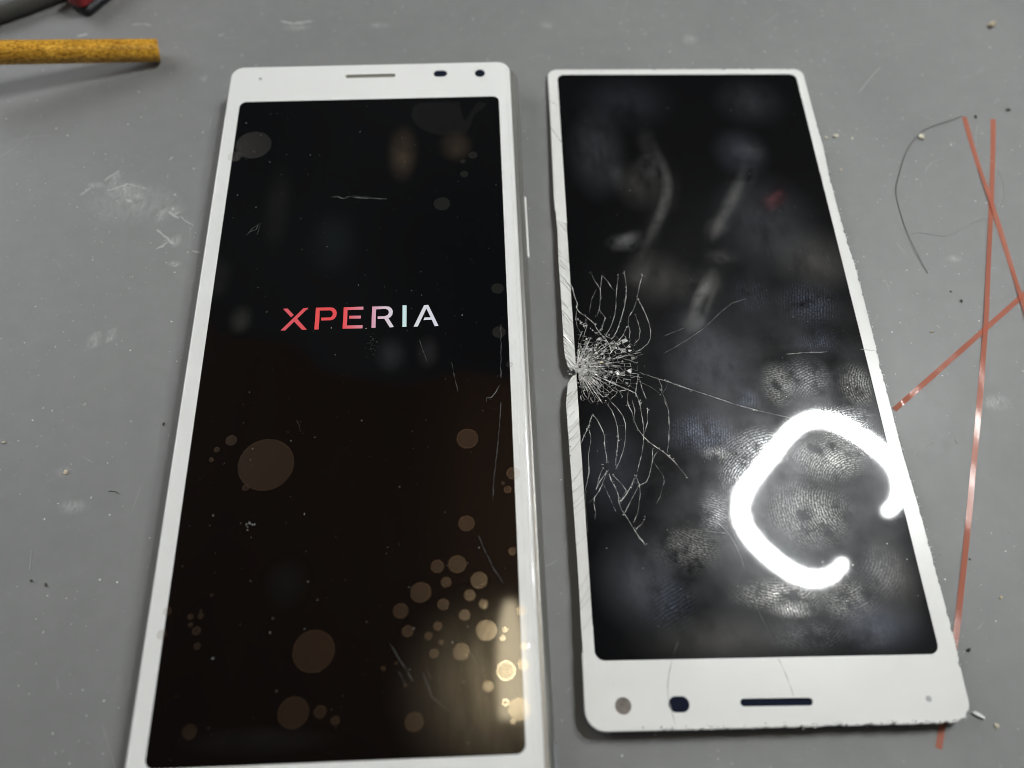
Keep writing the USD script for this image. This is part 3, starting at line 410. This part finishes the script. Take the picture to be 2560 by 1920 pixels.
hb = lambda x0, x1, w, z0, z1, r: loft([(rrect(x0 + .5, x1 - .5, -w + .5, w - .5, r), z0), (rrect(x0, x1, -w, w, r), z0 + .6), (rrect(x0, x1, -w, w, r), z1 - .7), (rrect(x0 + .6, x1 - .6, -w + .6, w - .6, r), z1)], True, True)
part('red_shell', hb(-1.6, 42, 3.0, 2.6, 6.4, 1.8), M_RED, grip, smooth=35)
part('black_core', hb(-1.2, 42, 3.3, .0, 2.6, 1.8), M_BLACKRUB, grip, smooth=35)

# ------------------------------------------------------------------ the working phone
ZL = 8.3
phone = thing('phone', 'working white phone with lit start-up word and bubbles under its screen film', 'phone', R3(.0055, -.0035, 0), (0, 0, 0))
def pp(name, mesh, m, parent=phone, **kw): return part(name, mesh, m, parent, dz=ZL, **kw)
def ins(b, d): return rrect(b[0] + d, b[1] - d, b[2] + d, b[3] - d, max(.4, b[4] - d))
FR = (-34.5, 35.0, -76.8, 82.2, 4.4)
pp('frame', loft([(ins(FR, 2.0), -8.25), (ins(FR, .7), -7.9), (ins(FR, .1), -6.6), (ins(FR, 0), -5.2), (ins(FR, .12), -3.6), (ins(FR, .5), -2.2), (ins(FR, 1.0), -1.3), (ins(FR, 1.35), -.95), (ins(FR, 1.8), -.9)], True, True), M_SILVER, smooth=35)
GL = (-33.15, 32.95, -75.5, 81.25, 3.1)
hole_slot = LineString([(-5.5, 77.35), (5.2, 77.35)]).buffer(.55); hole_lens = Point(25.74, 77.44).buffer(1.22); hole_sens = LineString([(15.75, 77.6), (17.0, 77.6)]).buffer(1.0)
DISP = Polygon(rrect(-30, 30, -70, 70, 1.5, 8))
top = Polygon(ins(GL, .45)).difference(DISP).difference(hole_slot).difference(hole_lens).difference(hole_sens)
bez = [plate(top, -.85, 0), loft([(ins(GL, 0), -.9), (ins(GL, 0), -.45), (ins(GL, .05), -.28), (ins(GL, .16), -.12), (ins(GL, .3), -.03), (ins(GL, .4497), 0)])]
pp('bezel', bez, M_WHITE, smooth=35)
screen = pp('screen', plate(Polygon(rrect(-29.985, 29.985, -69.985, 69.985, 1.5, 8)), -.8, 0), M_BLACK)
pp('earpiece', plate(LineString([(-5.4, 77.35), (5.1, 77.35)]).buffer(.52), -.8, -.30), M_GRILLE)
pp('front_camera', plate(Point(25.74, 77.44).buffer(1.2), -.8, -.10), M_LENS)
pp('sensor_window', plate(LineString([(15.75, 77.6), (17.0, 77.6)]).buffer(.98), -.8, -.10), M_NAVY)
pp('status_light', plate(Point(-26.02, 77.2).buffer(.38), .003, .02), M_GREYDOT)
bt = loft([(rrect(-.5, .5, 27.2, 43.7, .45), 0), (rrect(-.5, .5, 27.2, 43.7, .45), .55), (rrect(-.32, .32, 27.4, 43.5, .3), .72)], False, True)
bt.vertices = np.c_[bt.vertices[:, 2] + 34.6, bt.vertices[:, 1], -bt.vertices[:, 0] - 4.2]
pp('side_button', bt, M_WHITE, smooth=30)
cap = loft([(ins(FR, 1.2), -8.2), (ins(FR, .3), -7.6), (ins(FR, -.35), -6.4), (ins(FR, -.4), -5), (ins(FR, -.25), -3.4), (ins(FR, .15), -2.3), (ins(FR, .45), -1.95)], False, False)
keep = np.array([t.mean(0)[1] < -68.7 and t.mean(0)[0] > 30 for t in cap.vertices[cap.faces]])
# corner cap: clipped from the same outline by a straight seam
from shapely.ops import unary_union
rings = []
for d, z in ((1.2, -8.2), (.2, -7.4), (-.4, -6.2), (-.45, -5), (-.3, -3.4), (.1, -2.3), (.5, -1.9)):
    o = [p for p in ins(FR, d) if p[0] > 34.0 - max(d, 0) - 3.5 and p[1] < -70]
    o = [(28.0, -76.8 + d)] + list(o[:]) + [(35.0 - d, -68.6)]
    rings.append((np.array(o), z))
n = len(rings[0][0]); V = np.vstack([np.c_[r, np.full(n, z)] for r, z in rings]); F = []
for k in range(len(rings) - 1):
    for i in range(n - 1):
        q = k * n + i; F += [(q, q + 1, q + 1 + n), (q, q + 1 + n, q + n)]
cm = trimesh.Trimesh(V, np.array(F), process=False)
pp('corner_cap', cm, M_CAP, smooth=50)
# film edge along the right side
pp('film_edge', [ridge([(32.1, y) for y in np.linspace(79, -70, 30)], .10, .06, .0, .008), ridge([(31.2, y) for y in np.linspace(5, -74, 20)], .12, .05, .0, .01)], M_WHITE)
M_BUB = clear_sheet('air_bubble', BUBBLE, .17, (1, .93, .80))
M_BUB_FAINT = clear_sheet('air_bubble_faint', BUBBLE * .5, .05, (1, .95, .86))
M_RIM = clear_sheet('bubble_rim', BUBBLE * 1.7, .06, (1, .95, .88))
for i, (x, y, r) in enumerate(BUBBLES):
    if 12 < i < 15: pass
    g = np.random.default_rng(100 + i)
    m, uv = disc(x, y, r, r * .98, .03, 0, 48)
    if x + r > 33: m.vertices[:, 0] = np.minimum(m.vertices[:, 0], 32.4)
    bb = pp('air_bubble', m, M_BUB)
    rm, _ = disc(x, y, r, r * .98, .035, 0, 48); n_ = 48
    if r > .35 and x + r < 31:
        o = m.vertices[1:]; inn = (o - m.vertices[0]) * (1 - .10 / max(r, .6)) + m.vertices[0]
        V = np.vstack([o, inn]) + [0, 0, .012]; F = [(k, (k + 1) % n_, n_ + (k + 1) % n_) for k in range(n_)] + [(k, n_ + (k + 1) % n_, n_ + k) for k in range(n_)]
        part('rim', (V, np.array(F)), M_RIM, bb, dz=ZL)
bl = Polygon(BLOB).buffer(.25).buffer(-.25)
bm = plate(bl, .02, .03); pp('air_bubble', trimesh.Trimesh(bm.vertices, bm.faces[bm.face_normals[:, 2] > .5], process=False), M_BUB_FAINT)
def emit(name, c, s): return mat(name, {'e': ('emission', {'color': c, 'strength': s})}, (), 'e.emission')
for ch, (col0, col1) in dict(X=((.62, .10, .12), (.70, .09, .10)), P=((.74, .09, .09), (.74, .08, .085)), E=((.76, .08, .085), (.66, .26, .32)), R=((.66, .32, .42), (.66, .66, .71)), I=((.58, .76, .76), (.58, .76, .76)), A=((.66, .68, .70), (.66, .66, .74))).items():
    if ch == 'I' or True:
        polys = [Polygon(p) for p in LETTERS[ch]]; U = unary_union(polys).buffer(.02); x0, _, x1, _ = U.bounds
        M = mat('lit_letter_' + ch.lower(), {'tc': ('texture_coordinate', {}), 's': ('separate_xyz', {}), 'r': ('map_range', {'from_min': x0 * MM, 'from_max': x1 * MM, 'clamp': True}), 'c': ('rgb_ramp', {'ramp': [(0, col0), (1, col1)]}), 'e': ('emission', {'strength': LETTER})},
                [('tc.object', 's.vector'), ('s.x', 'r.value'), ('r.result', 'c.fac'), ('c.color', 'e.color')], 'e.emission')
        part('letter', plate(U, .004, .012), M, screen, dz=ZL)
for i, s in enumerate(L_SCRATCH):
    pp('scratch', ridge(s, .10 if i < 12 else .08, .02, 0, .03), M_SCRATCH if i in (0, 1, 9, 10, 11) or 17 <= i < 21 else M_SCRATCHDIM)
sp = [flake(x, y, .06 + .12 * g ** 3, .002, rng, .03) for x, y, g in zip(rng.uniform(-29, 29, 260), rng.uniform(-69, 69, 260), rng.random(260))]
sp += [flake(rng.normal(3.2, .9), rng.normal(4.8, 1.5), .06, .002, rng, .02) for k in range(40)] + [flake(rng.normal(-17.5, .45), rng.normal(-31, .35), .16, .002, rng, .03) for k in range(12)]
sp += [flake(-24.2, -29.0, .22, .002, rng, .05), flake(-21.2, -53.6, .26, .002, rng, .08)]
pp('screen_dust', join(sp), M_DUSTDIM, kind='stuff')
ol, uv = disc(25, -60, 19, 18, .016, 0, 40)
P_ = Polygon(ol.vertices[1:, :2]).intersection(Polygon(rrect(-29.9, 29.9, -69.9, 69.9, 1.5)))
m = plate(P_, .012, .016); m = trimesh.Trimesh(m.vertices, m.faces[m.face_normals[:, 2] > .5], process=False); pp('smear_reflection', m, veil('phone_smear_reflection', (1.0, .93, .74), .13, 19, 18, None, 62, 2.2, .85, .27, (.1, .7), .30, (1.0, .0), .2, .22), uv=m.vertices[:, :2] - [25, -60])  # greasy smear; its warm tint also paints the lamp bar glow

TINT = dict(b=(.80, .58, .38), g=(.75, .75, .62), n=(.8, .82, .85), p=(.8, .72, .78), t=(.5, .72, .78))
SCR = Polygon(rrect(-29.9, 29.9, -69.9, 69.9, 1.5))
for i, (x, y, rx, ry, rot, k, st) in enumerate(REFLECTION_PATCHES):  # reflections in the screen, painted as faint tinted patches
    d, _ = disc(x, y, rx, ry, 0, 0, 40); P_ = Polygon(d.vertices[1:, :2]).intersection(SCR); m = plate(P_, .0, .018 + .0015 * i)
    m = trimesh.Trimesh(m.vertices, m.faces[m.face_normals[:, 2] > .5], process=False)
    pp('smear_reflection', m, veil(f'phone_smear_reflection_{i:02d}', TINT[k], (.07 if k == 'b' else .036) * st, rx, ry, None, rot, i * 1.9, .25, .3, (.15, .75), .12, (1.0, .0), .25), uv=m.vertices[:, :2] - [x, y])

# ------------------------------------------------------------------ the shattered panel
ZR = 2.3
panel = thing('screen_panel', 'detached white phone front with a shattered left edge and greasy fingerprints', 'phone screen', R3(-.0135, .0058, -.017), (73.802, 13.6308, 0))
def rp(name, mesh, m, parent=panel, **kw): return part(name, mesh, m, parent, dz=ZR, **kw)
yl = np.array(R_LEFT_EDGE); yr = np.array(R_RIGHT_EDGE)
def arc(cx, cy, r, a0, a1, n=8): return [(cx + r * math.cos(math.radians(a)), cy + r * math.sin(math.radians(a))) for a in np.linspace(a0, a1, n)]
TOP, BOT = 71.95, -81.3
out_ = list(arc(32.1 - 2.4, TOP - 2.4, 2.4, 0, 90)) + list(arc(-32.4 + 2.4, TOP - 2.4, 2.4, 90, 180)) + [tuple(p) for p in yl[1:-1]] + list(arc(-32.3 + 3.4, BOT + 3.4, 3.4, 180, 270)) + list(arc(33.0 - 3.6, BOT + 3.6 + .2, 3.6, 270, 360)) + [tuple(p) for p in yr[1:-1][::-1]]
outline = Polygon(out_)
def resample(poly, step, jit):
    L_ = poly.exterior.length; n = int(L_ / step); pts = np.array([poly.exterior.interpolate(k * step).coords[0] for k in range(n)])
    if not poly.exterior.is_ccw: pts = pts[::-1]
    g = np.random.default_rng(5)
    t = np.roll(pts, -1, 0) - np.roll(pts, 1, 0); t /= np.linalg.norm(t, axis=1, keepdims=True); nn = np.c_[-t[:, 1], t[:, 0]]   # inward for ccw
    chip = np.zeros(n)
    for k in range(n):
        x, y = pts[k]
        right_side = x > 30 and y < 58 and y > -72
        bottom = y < -79.5 and x > -20
        if right_side and g.random() < .13 or bottom and g.random() < .2 or y > 71 and g.random() < .05:
            w = int(g.integers(1, 3)); chip[k:k + w] = np.maximum(chip[k:k + w], g.uniform(.04, .26))
    return pts + nn * chip[:, None], nn
pts, nn = resample(outline, .45, 0)
NZ = len(pts)
HOLES = [Point(-25.78, -77.28).buffer(1.38), LineString([(-16.85, -77.24), (-15.85, -77.24)]).buffer(1.28), LineString([(-5.35, -77.17), (5.75, -77.24)]).buffer(.62)]
inner = Polygon(pts + nn * .22).buffer(0)
DISP2 = Polygon(rrect(-30, 30, -70, 70, 1.7, 8))
zone = Polygon([(-40, 27.5), (-29.9, 23.6), (-29.9, -12.6), (-31.5, -13.5), (-31.5, -14.2), (-29.9, -14.0), (-29.9, -64.0), (-40, -68.5)])
topface = inner.difference(DISP2).difference(zone)
for h in HOLES: topface = topface.difference(h)
rim_in = pts + nn * .2197
keepz = np.array([not (p[0] < -28 and -68.4 < p[1] < 27.4) for p in pts])
def band(p0, z0, p1, z1):
    V = np.vstack([np.c_[p0, np.full(NZ, z0)], np.c_[p1, np.full(NZ, z1)]]); F = []
    for i in range(NZ):
        j = (i + 1) % NZ
        if keepz[i] and keepz[j]: F += [(i, j, NZ + j), (i, NZ + j, NZ + i)]
    return trimesh.Trimesh(V, np.array(F), process=False)
border = rp('border', [plate(topface, -.62, 0), band(pts, -.62, pts, -.22), band(pts, -.22, pts + nn * .07, -.07), band(pts + nn * .07, -.07, rim_in, 0)], M_WHITE_OLD, smooth=35)
rp('backing', plate(outline.buffer(-.9).difference(unary_union(HOLES[2:])), -1.08, -.63), M_DARK)
rp('ribbon_block', plate(box(-20, -70, 20, -55), -3.05, -1.09), M_DARK)
display = rp('screen', plate(Polygon(rrect(-29.985, 29.985, -69.985, 69.985, 1.7, 8)), -.6, 0), M_BLACK_OLD)
rp('camera_hole', plate(Point(-25.78, -77.28).buffer(1.36), -.6, -.05), M_LENSBROWN)
rp('sensor_hole', plate(LineString([(-16.85, -77.24), (-15.85, -77.24)]).buffer(1.26), -.6, -.05), M_NAVY)
rp('earpiece_slot', plate(LineString([(-5.35, -77.17), (5.75, -77.24)]).buffer(.60), -1.0, -.35), M_NAVY)
sl = LineString([(-5.35, -77.17), (5.75, -77.24)])
rp('slot_rim', plate(sl.buffer(.92, cap_style=1).difference(sl.buffer(.64)), .003, .012), M_WHITE)
rp('status_light', plate(Point(26.14, -77.2).buffer(.5), .003, .012), M_GREYDOT)
# white slivers of the broken left edge
xl = lambda y: float(np.interp(-y, -yl[:, 1], yl[:, 0]))
rp('substrate', plate(inner.intersection(zone.buffer(.3)).difference(DISP2.buffer(.02)).buffer(-.02), -.62, -.30), M_SUB)
def slivers(y_from, y_to, slant, seed):
    g = np.random.default_rng(seed); ys = [y_from]; sg = -1
    while ys[-1] > y_to:
        d = min(abs(ys[-1] + 13), 40); ys.append(ys[-1] - (.55 + d * .055) * (g.exponential(.8) + .25))
    ys[-1] = y_to
    sl_ = [slant * g.uniform(.55, 1.45) for _ in ys]
    for i in range(len(ys) - 1):
        a_, b_ = ys[i], ys[i + 1]
        L0 = [(xl(a_) - .0, a_), (-31.2, a_ - sl_[i] * .45), (-30.02, a_ - sl_[i])]
        L1 = [(-30.02, b_ - sl_[i + 1]), (-31.2, b_ - sl_[i + 1] * .45), (xl(b_), b_)]
        P = Polygon(L0 + L1).buffer(0).intersection(inner.buffer(.12)).intersection(box(-36, y_to - 5, -30.015, y_from + 1)).buffer(-.045)
        if sl_[0] > 0 and y_to > -14: P = P.difference(box(-40, -40, -20, -12.85))
        if sl_[0] < 0: P = P.difference(box(-40, -14.6, -20, 40))
        for G in getattr(P, 'geoms', [P]):
            if G.is_empty or G.area < .02: continue
            m = plate(G, -.5, 0); c = m.vertices.mean(0)
            near = math.exp(-abs(c[1] + 13) / 12)
            m.vertices[:, 2] += (m.vertices[:, 0] - c[0]) * g.normal(0, .035 + .10 * near) + (m.vertices[:, 1] - c[1]) * g.normal(0, .02 + .08 * near) - g.uniform(0, .05 + .1 * near)
            rp('glass_sliver', m, M_SLIVER)
slivers(27.4, -12.9, 2.9, 3)
slivers(-14.6, -66.5, -2.6, 4)
# small loose bits at the point of impact and along the chipped rims
g = np.random.default_rng(12)
bits = [flake(g.normal(-31.0, .5), g.normal(-13.4, 1.0), g.uniform(.08, .28), g.uniform(-.2, 0), g, .12) for _ in range(30)]
for k in range(NZ):
    x, y = pts[k]
    if (y < -79.5 and -22 < x < 32 or x > 30.5 and -72 < y < 50 and g.random() < .45 or y > 71.2 and g.random() < .08 ):
        for _ in range(2): bits.append(flake(x + g.normal(0, .18), y + g.uniform(0, .3) * (1 if y < -70 else 0) + g.normal(0, .1), g.uniform(.08, .24), g.uniform(-.25, .0), g, .09))
rp('glass_chip', join(bits), M_WHITE, kind='stuff')
dk = []
for k in range(NZ):
    x, y = pts[k]
    if y < -79.8 and -24 < x < 31 and g.random() < .38: dk.append(flake(x, y + g.uniform(.15, .6), g.uniform(.12, .32), .004, g, .01))
    if x < -31 and (g.random() < .03): dk.append(flake(x + .25, y, g.uniform(.12, .3), .004, g, .01))
rp('chipped_gap', join(dk), M_DARK, kind='stuff')

# cracks: traced long ones, then the fan of short ones round the point of impact
for w, p in CRACKS:
    rp('crack', ridge(np.array(spline(p, len(p) + 2)) if len(p) > 5 else p, .080 * (.35 + .75 * w), .03, .004, .018), M_CRACK if w > .65 else M_CRACKDIM, display)
for p in DARK_CRACKS: rp('dark_crack', ridge(spline(p, 12) if len(p) > 2 else p, .10, .012, .004, .015), M_CRACKDARK, display)
for i, p in enumerate(BEZEL_CRACKS): rp('hairline_crack', ridge(spline(p, 10) if len(p) > 2 else p, .09 if i < 5 else .13, .01, .004, .01), M_CRACKGREY, border)
ix, iy = IMPACT[0] + 1.0, IMPACT[1]
g = np.random.default_rng(21)
def reach(a):      # how far the fan reaches in direction a (degrees)
    return float(np.interp(a, [-88, -70, -50, -30, -10, 10, 25, 40, 52, 65, 80, 88], [7.5, 9.0, 10.5, 12.5, 14.0, 14.0, 14.5, 13.0, 10.5, 8.0, 9.0, 7.5]))
from scipy.spatial import Voronoi
fac = []
def facet(x, y, r, tilt=.05):
    a = np.sort(g.uniform(0, 6.28, 3)); p = np.c_[x + r * np.cos(a), y + r * np.sin(a), .006 + np.abs(g.normal(0, tilt, 3))]
    return p, np.array([[0, 1, 2]])
# a web of cells, fine at the blow and coarser outwards, laid out in rings and spokes
def polar(u, v): return (ix + math.exp(u) * math.cos(v), iy + math.exp(u) * math.sin(v))
seeds = []
u = math.log(.5); row = 0
while u < math.log(15.5):
    du = .20 - .042 * max(0, u); nv = int(34 + 7 * max(0, u - .8)); row += 1
    for k in range(-3, nv + 4):
        seeds.append((u + g.normal(0, du * .16), (-1.55 + 3.1 * (k + .5 * (row % 2) + g.normal(0, .17)) / nv)))
    u += du * 1.2
seeds = np.array(seeds); vor = Voronoi(seeds * [1.0, .85])
def inside(u, v, k=1.0): return abs(v) < 1.53 and math.exp(u) < reach(math.degrees(v)) * k and u > math.log(.35)
web = {0: [], 1: [], 2: []}
fade = lambda u, v: math.exp(u) / reach(math.degrees(v))
for a_, b_ in vor.ridge_vertices:
    if a_ < 0 or b_ < 0: continue
    (u0, v0), (u1, v1) = vor.vertices[a_] / [1, .85], vor.vertices[b_] / [1, .85]
    if not (inside(u0, v0) and inside(u1, v1)): continue
    t = fade((u0 + u1) / 2, (v0 + v1) / 2)
    if g.random() < .10 + .55 * t ** 2.5: continue
    p0, p1 = polar(u0, v0), polar(u1, v1); mid = ((p0[0] + p1[0]) / 2 + g.normal(0, .012), (p0[1] + p1[1]) / 2 + g.normal(0, .012))
    c = 0 if g.random() < .55 else (1 if g.random() < .6 else 2)
    m_ = ridge([p0, mid, p1], g.choice([.045, .07, .10, .15], p=[.4, .35, .17, .08]), .035, .006, .006, taper=False); web[c].append((np.array(m_.vertices), np.array(m_.faces)))
for c, M_ in ((0, M_CRACK), (1, M_CRACKDIM), (2, M_CRUSH)): rp('crack_web', join(web[c]), M_, display, kind='stuff')
plates = {0: [], 1: []}
for k, reg in enumerate(vor.point_region):
    r_ = vor.regions[reg]
    if -1 in r_ or not r_: continue
    uv_ = vor.vertices[r_] / [1, .85]
    if not all(inside(a, b, 1.0) for a, b in uv_): continue
    uu, vv = seeds[k]; deg = math.degrees(vv); rr = math.exp(uu)
    dens = .6 * math.exp(-rr / 2.6) + (.17 if -22 < deg < 50 and rr > 4.5 else .08)
    if g.random() > dens: continue
    P2 = np.array([polar(a, b) for a, b in uv_]); c_ = P2.mean(0); P2 = c_ + (P2 - c_) * g.uniform(.3, .85) + 0; sx, sy = g.normal(0, .16, 2)
    z = .008 + (P2[:, 0] - c_[0]) * sx + (P2[:, 1] - c_[1]) * sy; z -= z.min() - .008
    n_ = len(P2); V_ = np.vstack([np.c_[P2, z], [c_[0], c_[1], z.mean() + abs(g.normal(0, .03))]]); F_ = np.array([(q, (q + 1) % n_, n_) for q in range(n_)])
    plates[0 if g.random() < .62 else 1].append((V_, F_))
rp('glass_shard', join(plates[0]), M_CRUSH, display, kind='stuff'); rp('glass_shard', join(plates[1]), M_CRACKDIM, display, kind='stuff')
for k in range(54):                                    # straight splits running out from the blow
    a = -84 + 168 * (k + g.uniform(-.4, .4)) / 53; Lr = reach(a) * g.uniform(.3, 1.05)
    p = [(ix + r * math.cos(math.radians(a)), iy + r * math.sin(math.radians(a))) for r in np.linspace(.1, Lr, 5)]
    rp('crack', ridge(p, g.choice([.04, .07, .12]), .04, .007, .008), M_CRACK, display)
for _ in range(1100):                                   # powder right at the blow
    a = g.normal(0, 44); r = abs(g.normal(0, 1)) * 2.1
    if abs(a) < 88: fac.append(facet(ix + r * math.cos(math.radians(a)) - .5, iy + r * math.sin(math.radians(a)), g.uniform(.08, .26)))
for _ in range(90):                                    # powder along the diagonal running up to the edge
    t = g.random(); fac.append(facet(-29.3 + 9.5 * t + g.normal(0, .15), -1.5 - 8.0 * t + g.normal(0, .15), g.uniform(.07, .26)))
for (w, p) in CRACKS:
    if w >= 1.0:
        q = spline(p, 40) if len(p) > 3 else np.array(p)
        for x, y in q:
            if g.random() < .5: fac.append(facet(x + g.normal(0, .12), y + g.normal(0, .12), g.uniform(.06, .24)))
    for x, y in (p[0], p[-1]):
        if w > .7 and x < 0 and g.random() < .7:
            for _ in range(4): fac.append(facet(x + g.normal(0, .15), y + g.normal(0, .3), g.uniform(.05, .2)))
M_SHARD = pbr('glass_shard', (.05, .05, .05), .12, ior=1.9, specular_ior_level=1.0)
shards = []
for _ in range(120):                                   # tilted splinters that catch the lamps
    a = g.normal(5, 36); r = g.uniform(.6, 1.0) ** .5 * g.uniform(.5, 13.5)
    if abs(a) < 86 and r < reach(a) * 1.03:
        x, y = ix + r * math.cos(math.radians(a)), iy + r * math.sin(math.radians(a)); q = g.uniform(.12, .42)
        b_ = np.sort(g.uniform(0, 6.28, 3)); sx, sy = g.normal(0, .30, 2); P3 = np.c_[x + q * np.cos(b_), y + q * np.sin(b_), q * (np.cos(b_) * sx + np.sin(b_) * sy)]; P3[:, 2] += .008 - P3[:, 2].min()
        shards.append((P3, np.array([[0, 1, 2]])))
rp('glass_splinter', join(shards), M_SHARD, display, kind='stuff')
rp('crushed_glass', join(fac), M_CRUSH, display, kind='stuff')

# grease on the glass, and streaks painted in for mirrored things
GREASE = Polygon(rrect(-29.97, 29.97, -69.97, 69.97, 1.7))
def sheet(poly, z):
    m = plate(poly, z - .004, z); return trimesh.Trimesh(m.vertices, m.faces[m.face_normals[:, 2] > .5], process=False)
m = sheet(GREASE, .045)
rp('grease_film', m, veil('grease_film', (.92, .92, .95), FILM, 40, 62, None, 0, 4.0, FILM_GLOSS, FILM_ROUGH, (.25, .75), .09, (1.25, .35), .5), display, uv=m.vertices[:, :2] - [8, -30])
for i, (x, y, rx, ry, rot, st) in enumerate(WIPES):
    d, _ = disc(x, y, rx, ry, 0, 0, 40); P = Polygon(d.vertices[1:, :2]).buffer(0).intersection(GREASE); m = sheet(P, .05 + .0006 * i)
    rp('smudge', m, veil(f'smudge_{i:02d}', [(.80, .84, .95), (.92, .88, .82), (.72, .79, .98)][i % 3], WIPE * st, rx, ry, None, 25 + 40 * math.sin(i * 2.1), i * 2.9 + 11, .22, .3, (.18, .78), .22, (1.1, .0), .5, .5), display, uv=m.vertices[:, :2] - [x, y])
for i, (p, hw, st) in enumerate(REFLECTION_STREAKS):  # mirrored lamp arms and a red object, painted as tinted streaks
    q = spline(p, 30); d = np.gradient(q, axis=0); ds = np.linalg.norm(d, axis=1); d /= ds[:, None]; nn_ = np.c_[-d[:, 1], d[:, 0]]; L_ = np.r_[0, np.cumsum(np.linalg.norm(np.diff(q, axis=0), axis=1))]; hw = hw * 1.15
    V = np.vstack([np.c_[q + nn_ * hw, np.full(30, .049)], np.c_[q - nn_ * hw, np.full(30, .049)]]); F = [t_ for k in range(29) for t_ in ((30 + k, 30 + k + 1, k + 1), (30 + k, k + 1, k))]
    uv = np.vstack([np.c_[L_ - L_[-1] / 2, np.full(30, hw)], np.c_[L_ - L_[-1] / 2, np.full(30, -hw)]])
    m = trimesh.Trimesh(V, np.array(F), process=False)
    if m.face_normals[0][2] < 0: m.invert()
    rp('smear_reflection', m, veil(f'painted_reflection_{i}', (.95, .28, .32) if i == 4 else (.92, .91, .87), .075 * st, L_[-1] / 2, hw, None, 0, i * 5.1, .12, .3, (.15, .65), .35, (1.1, .0), .3), display, uv=uv)
for i, (x, y, rx, ry, rot, st, kind) in enumerate(PRINTS):
    g = np.random.default_rng(300 + i)
    d, _ = disc(x, y, rx, ry, 0, -rot * 0, 40, .10, g)
    P = Polygon(d.vertices[1:, :2]).buffer(0).intersection(GREASE)
    m = sheet(P, .06 + .006 * i); kind = int(kind)
    tint = [(.93, .91, .86), (.90, .90, .93), (.56, .63, .86), (.85, .87, .90)][kind]  # bluish third tint puts a blue reflection into the print colour
    oa = g.uniform(0, 6.28); od = g.uniform(1.0, 2.4); off = (od * rx * math.cos(oa), od * ry * math.sin(oa), 0)
    rd = [('rings', g.uniform(.42, .54), 5.5, off), ('rings', g.uniform(.44, .58), 4.5, off), ('bands', g.uniform(.5, .65), 3.5, off), None][kind]
    rp('fingerprint', m, veil(f'fingerprint_{i:02d}', tint, PRINT * st, rx, ry, rd, rot, i * 2.13 + .7, .40, .22, (.36, .68), .28, (1.1, .05), .95), display, uv=m.vertices[:, :2] - [x, y])
sp = [flake(x, y, .05 + .10 * q ** 3, .002, rng, .03) for x, y, q in zip(rng.uniform(-29, 29, 110), rng.uniform(-69, 69, 110), rng.random(110))]
rp('screen_dust', join(sp), M_DUSTDIM, display, kind='stuff')

# ------------------------------------------------------------------ the lamp overhead: seen mirrored in the panel, it lights the bench
lamp = thing('bent_tube_lamp', 'bent white light tube overhead, mirrored as a bright hook in the cracked panel', 'lamp')
M_GLOW = emit('lamp_glow', (.975, 1.0, .99), LAMP_POWER)
lp = spline(LAMP, 90)
part('light_tube', tube(lp, 4.0 * np.minimum(1, .55 + .45 * np.minimum(np.arange(90), np.arange(90)[::-1]) / 9), 12), M_GLOW, lamp, smooth=True)
M_ARM = pbr('lamp_arm_white', (.88, .86, .82), .4)
for q in ARMS: part('arm', tube(spline(q, 24), [10 + 1.5 * math.sin(k / 4) for k in range(24)], 12), M_ARM, lamp, smooth=True)
t0, t1 = np.array(RED_OBJECT[0]), np.array(RED_OBJECT[1])
part('added_red_object', tube([t0, t0 * .7 + t1 * .3, t0 * .3 + t1 * .7, t1], [4, 6.5, 6.5, 4], 12), pbr('added_red', (.55, .05, .07), .4), lamp, smooth=True)  # unseen red object, added for the pinkish reflection in the panel
b0, b1 = np.array(BAND[0]), np.array(BAND[1])
strip = thing('small_lamp_bar', 'short warm lamp bar overhead, mirrored in the lower right of the working phone', 'lamp')
part('light_bar', tube([b0 + (b1 - b0) * k / 9 for k in range(10)], [3.0, 5.0, 6.2, 7, 7.4, 7.5, 7.5, 7.5, 7.5, 7.2], 14), emit('warm_glow', (1.0, .84, .56), BAR_POWER), strip, smooth=True)
shelf = thing('added_overhead_board', 'unseen brown board added overhead for a brown reflected tint in the phones', 'shelf')
part('board', plate(Polygon(list(ADDED_BOARD_EDGE) + [(ADDED_BOARD_EDGE[-1][0], -190), (ADDED_BOARD_EDGE[0][0], -190)]), 700, 718), mottled('added_board_brown', (.13, .062, .027), (.20, .10, .046), 12, .6, stretch=(1, .1, 1)), shelf)  # board added out of view, its edge shaped for the brown reflection
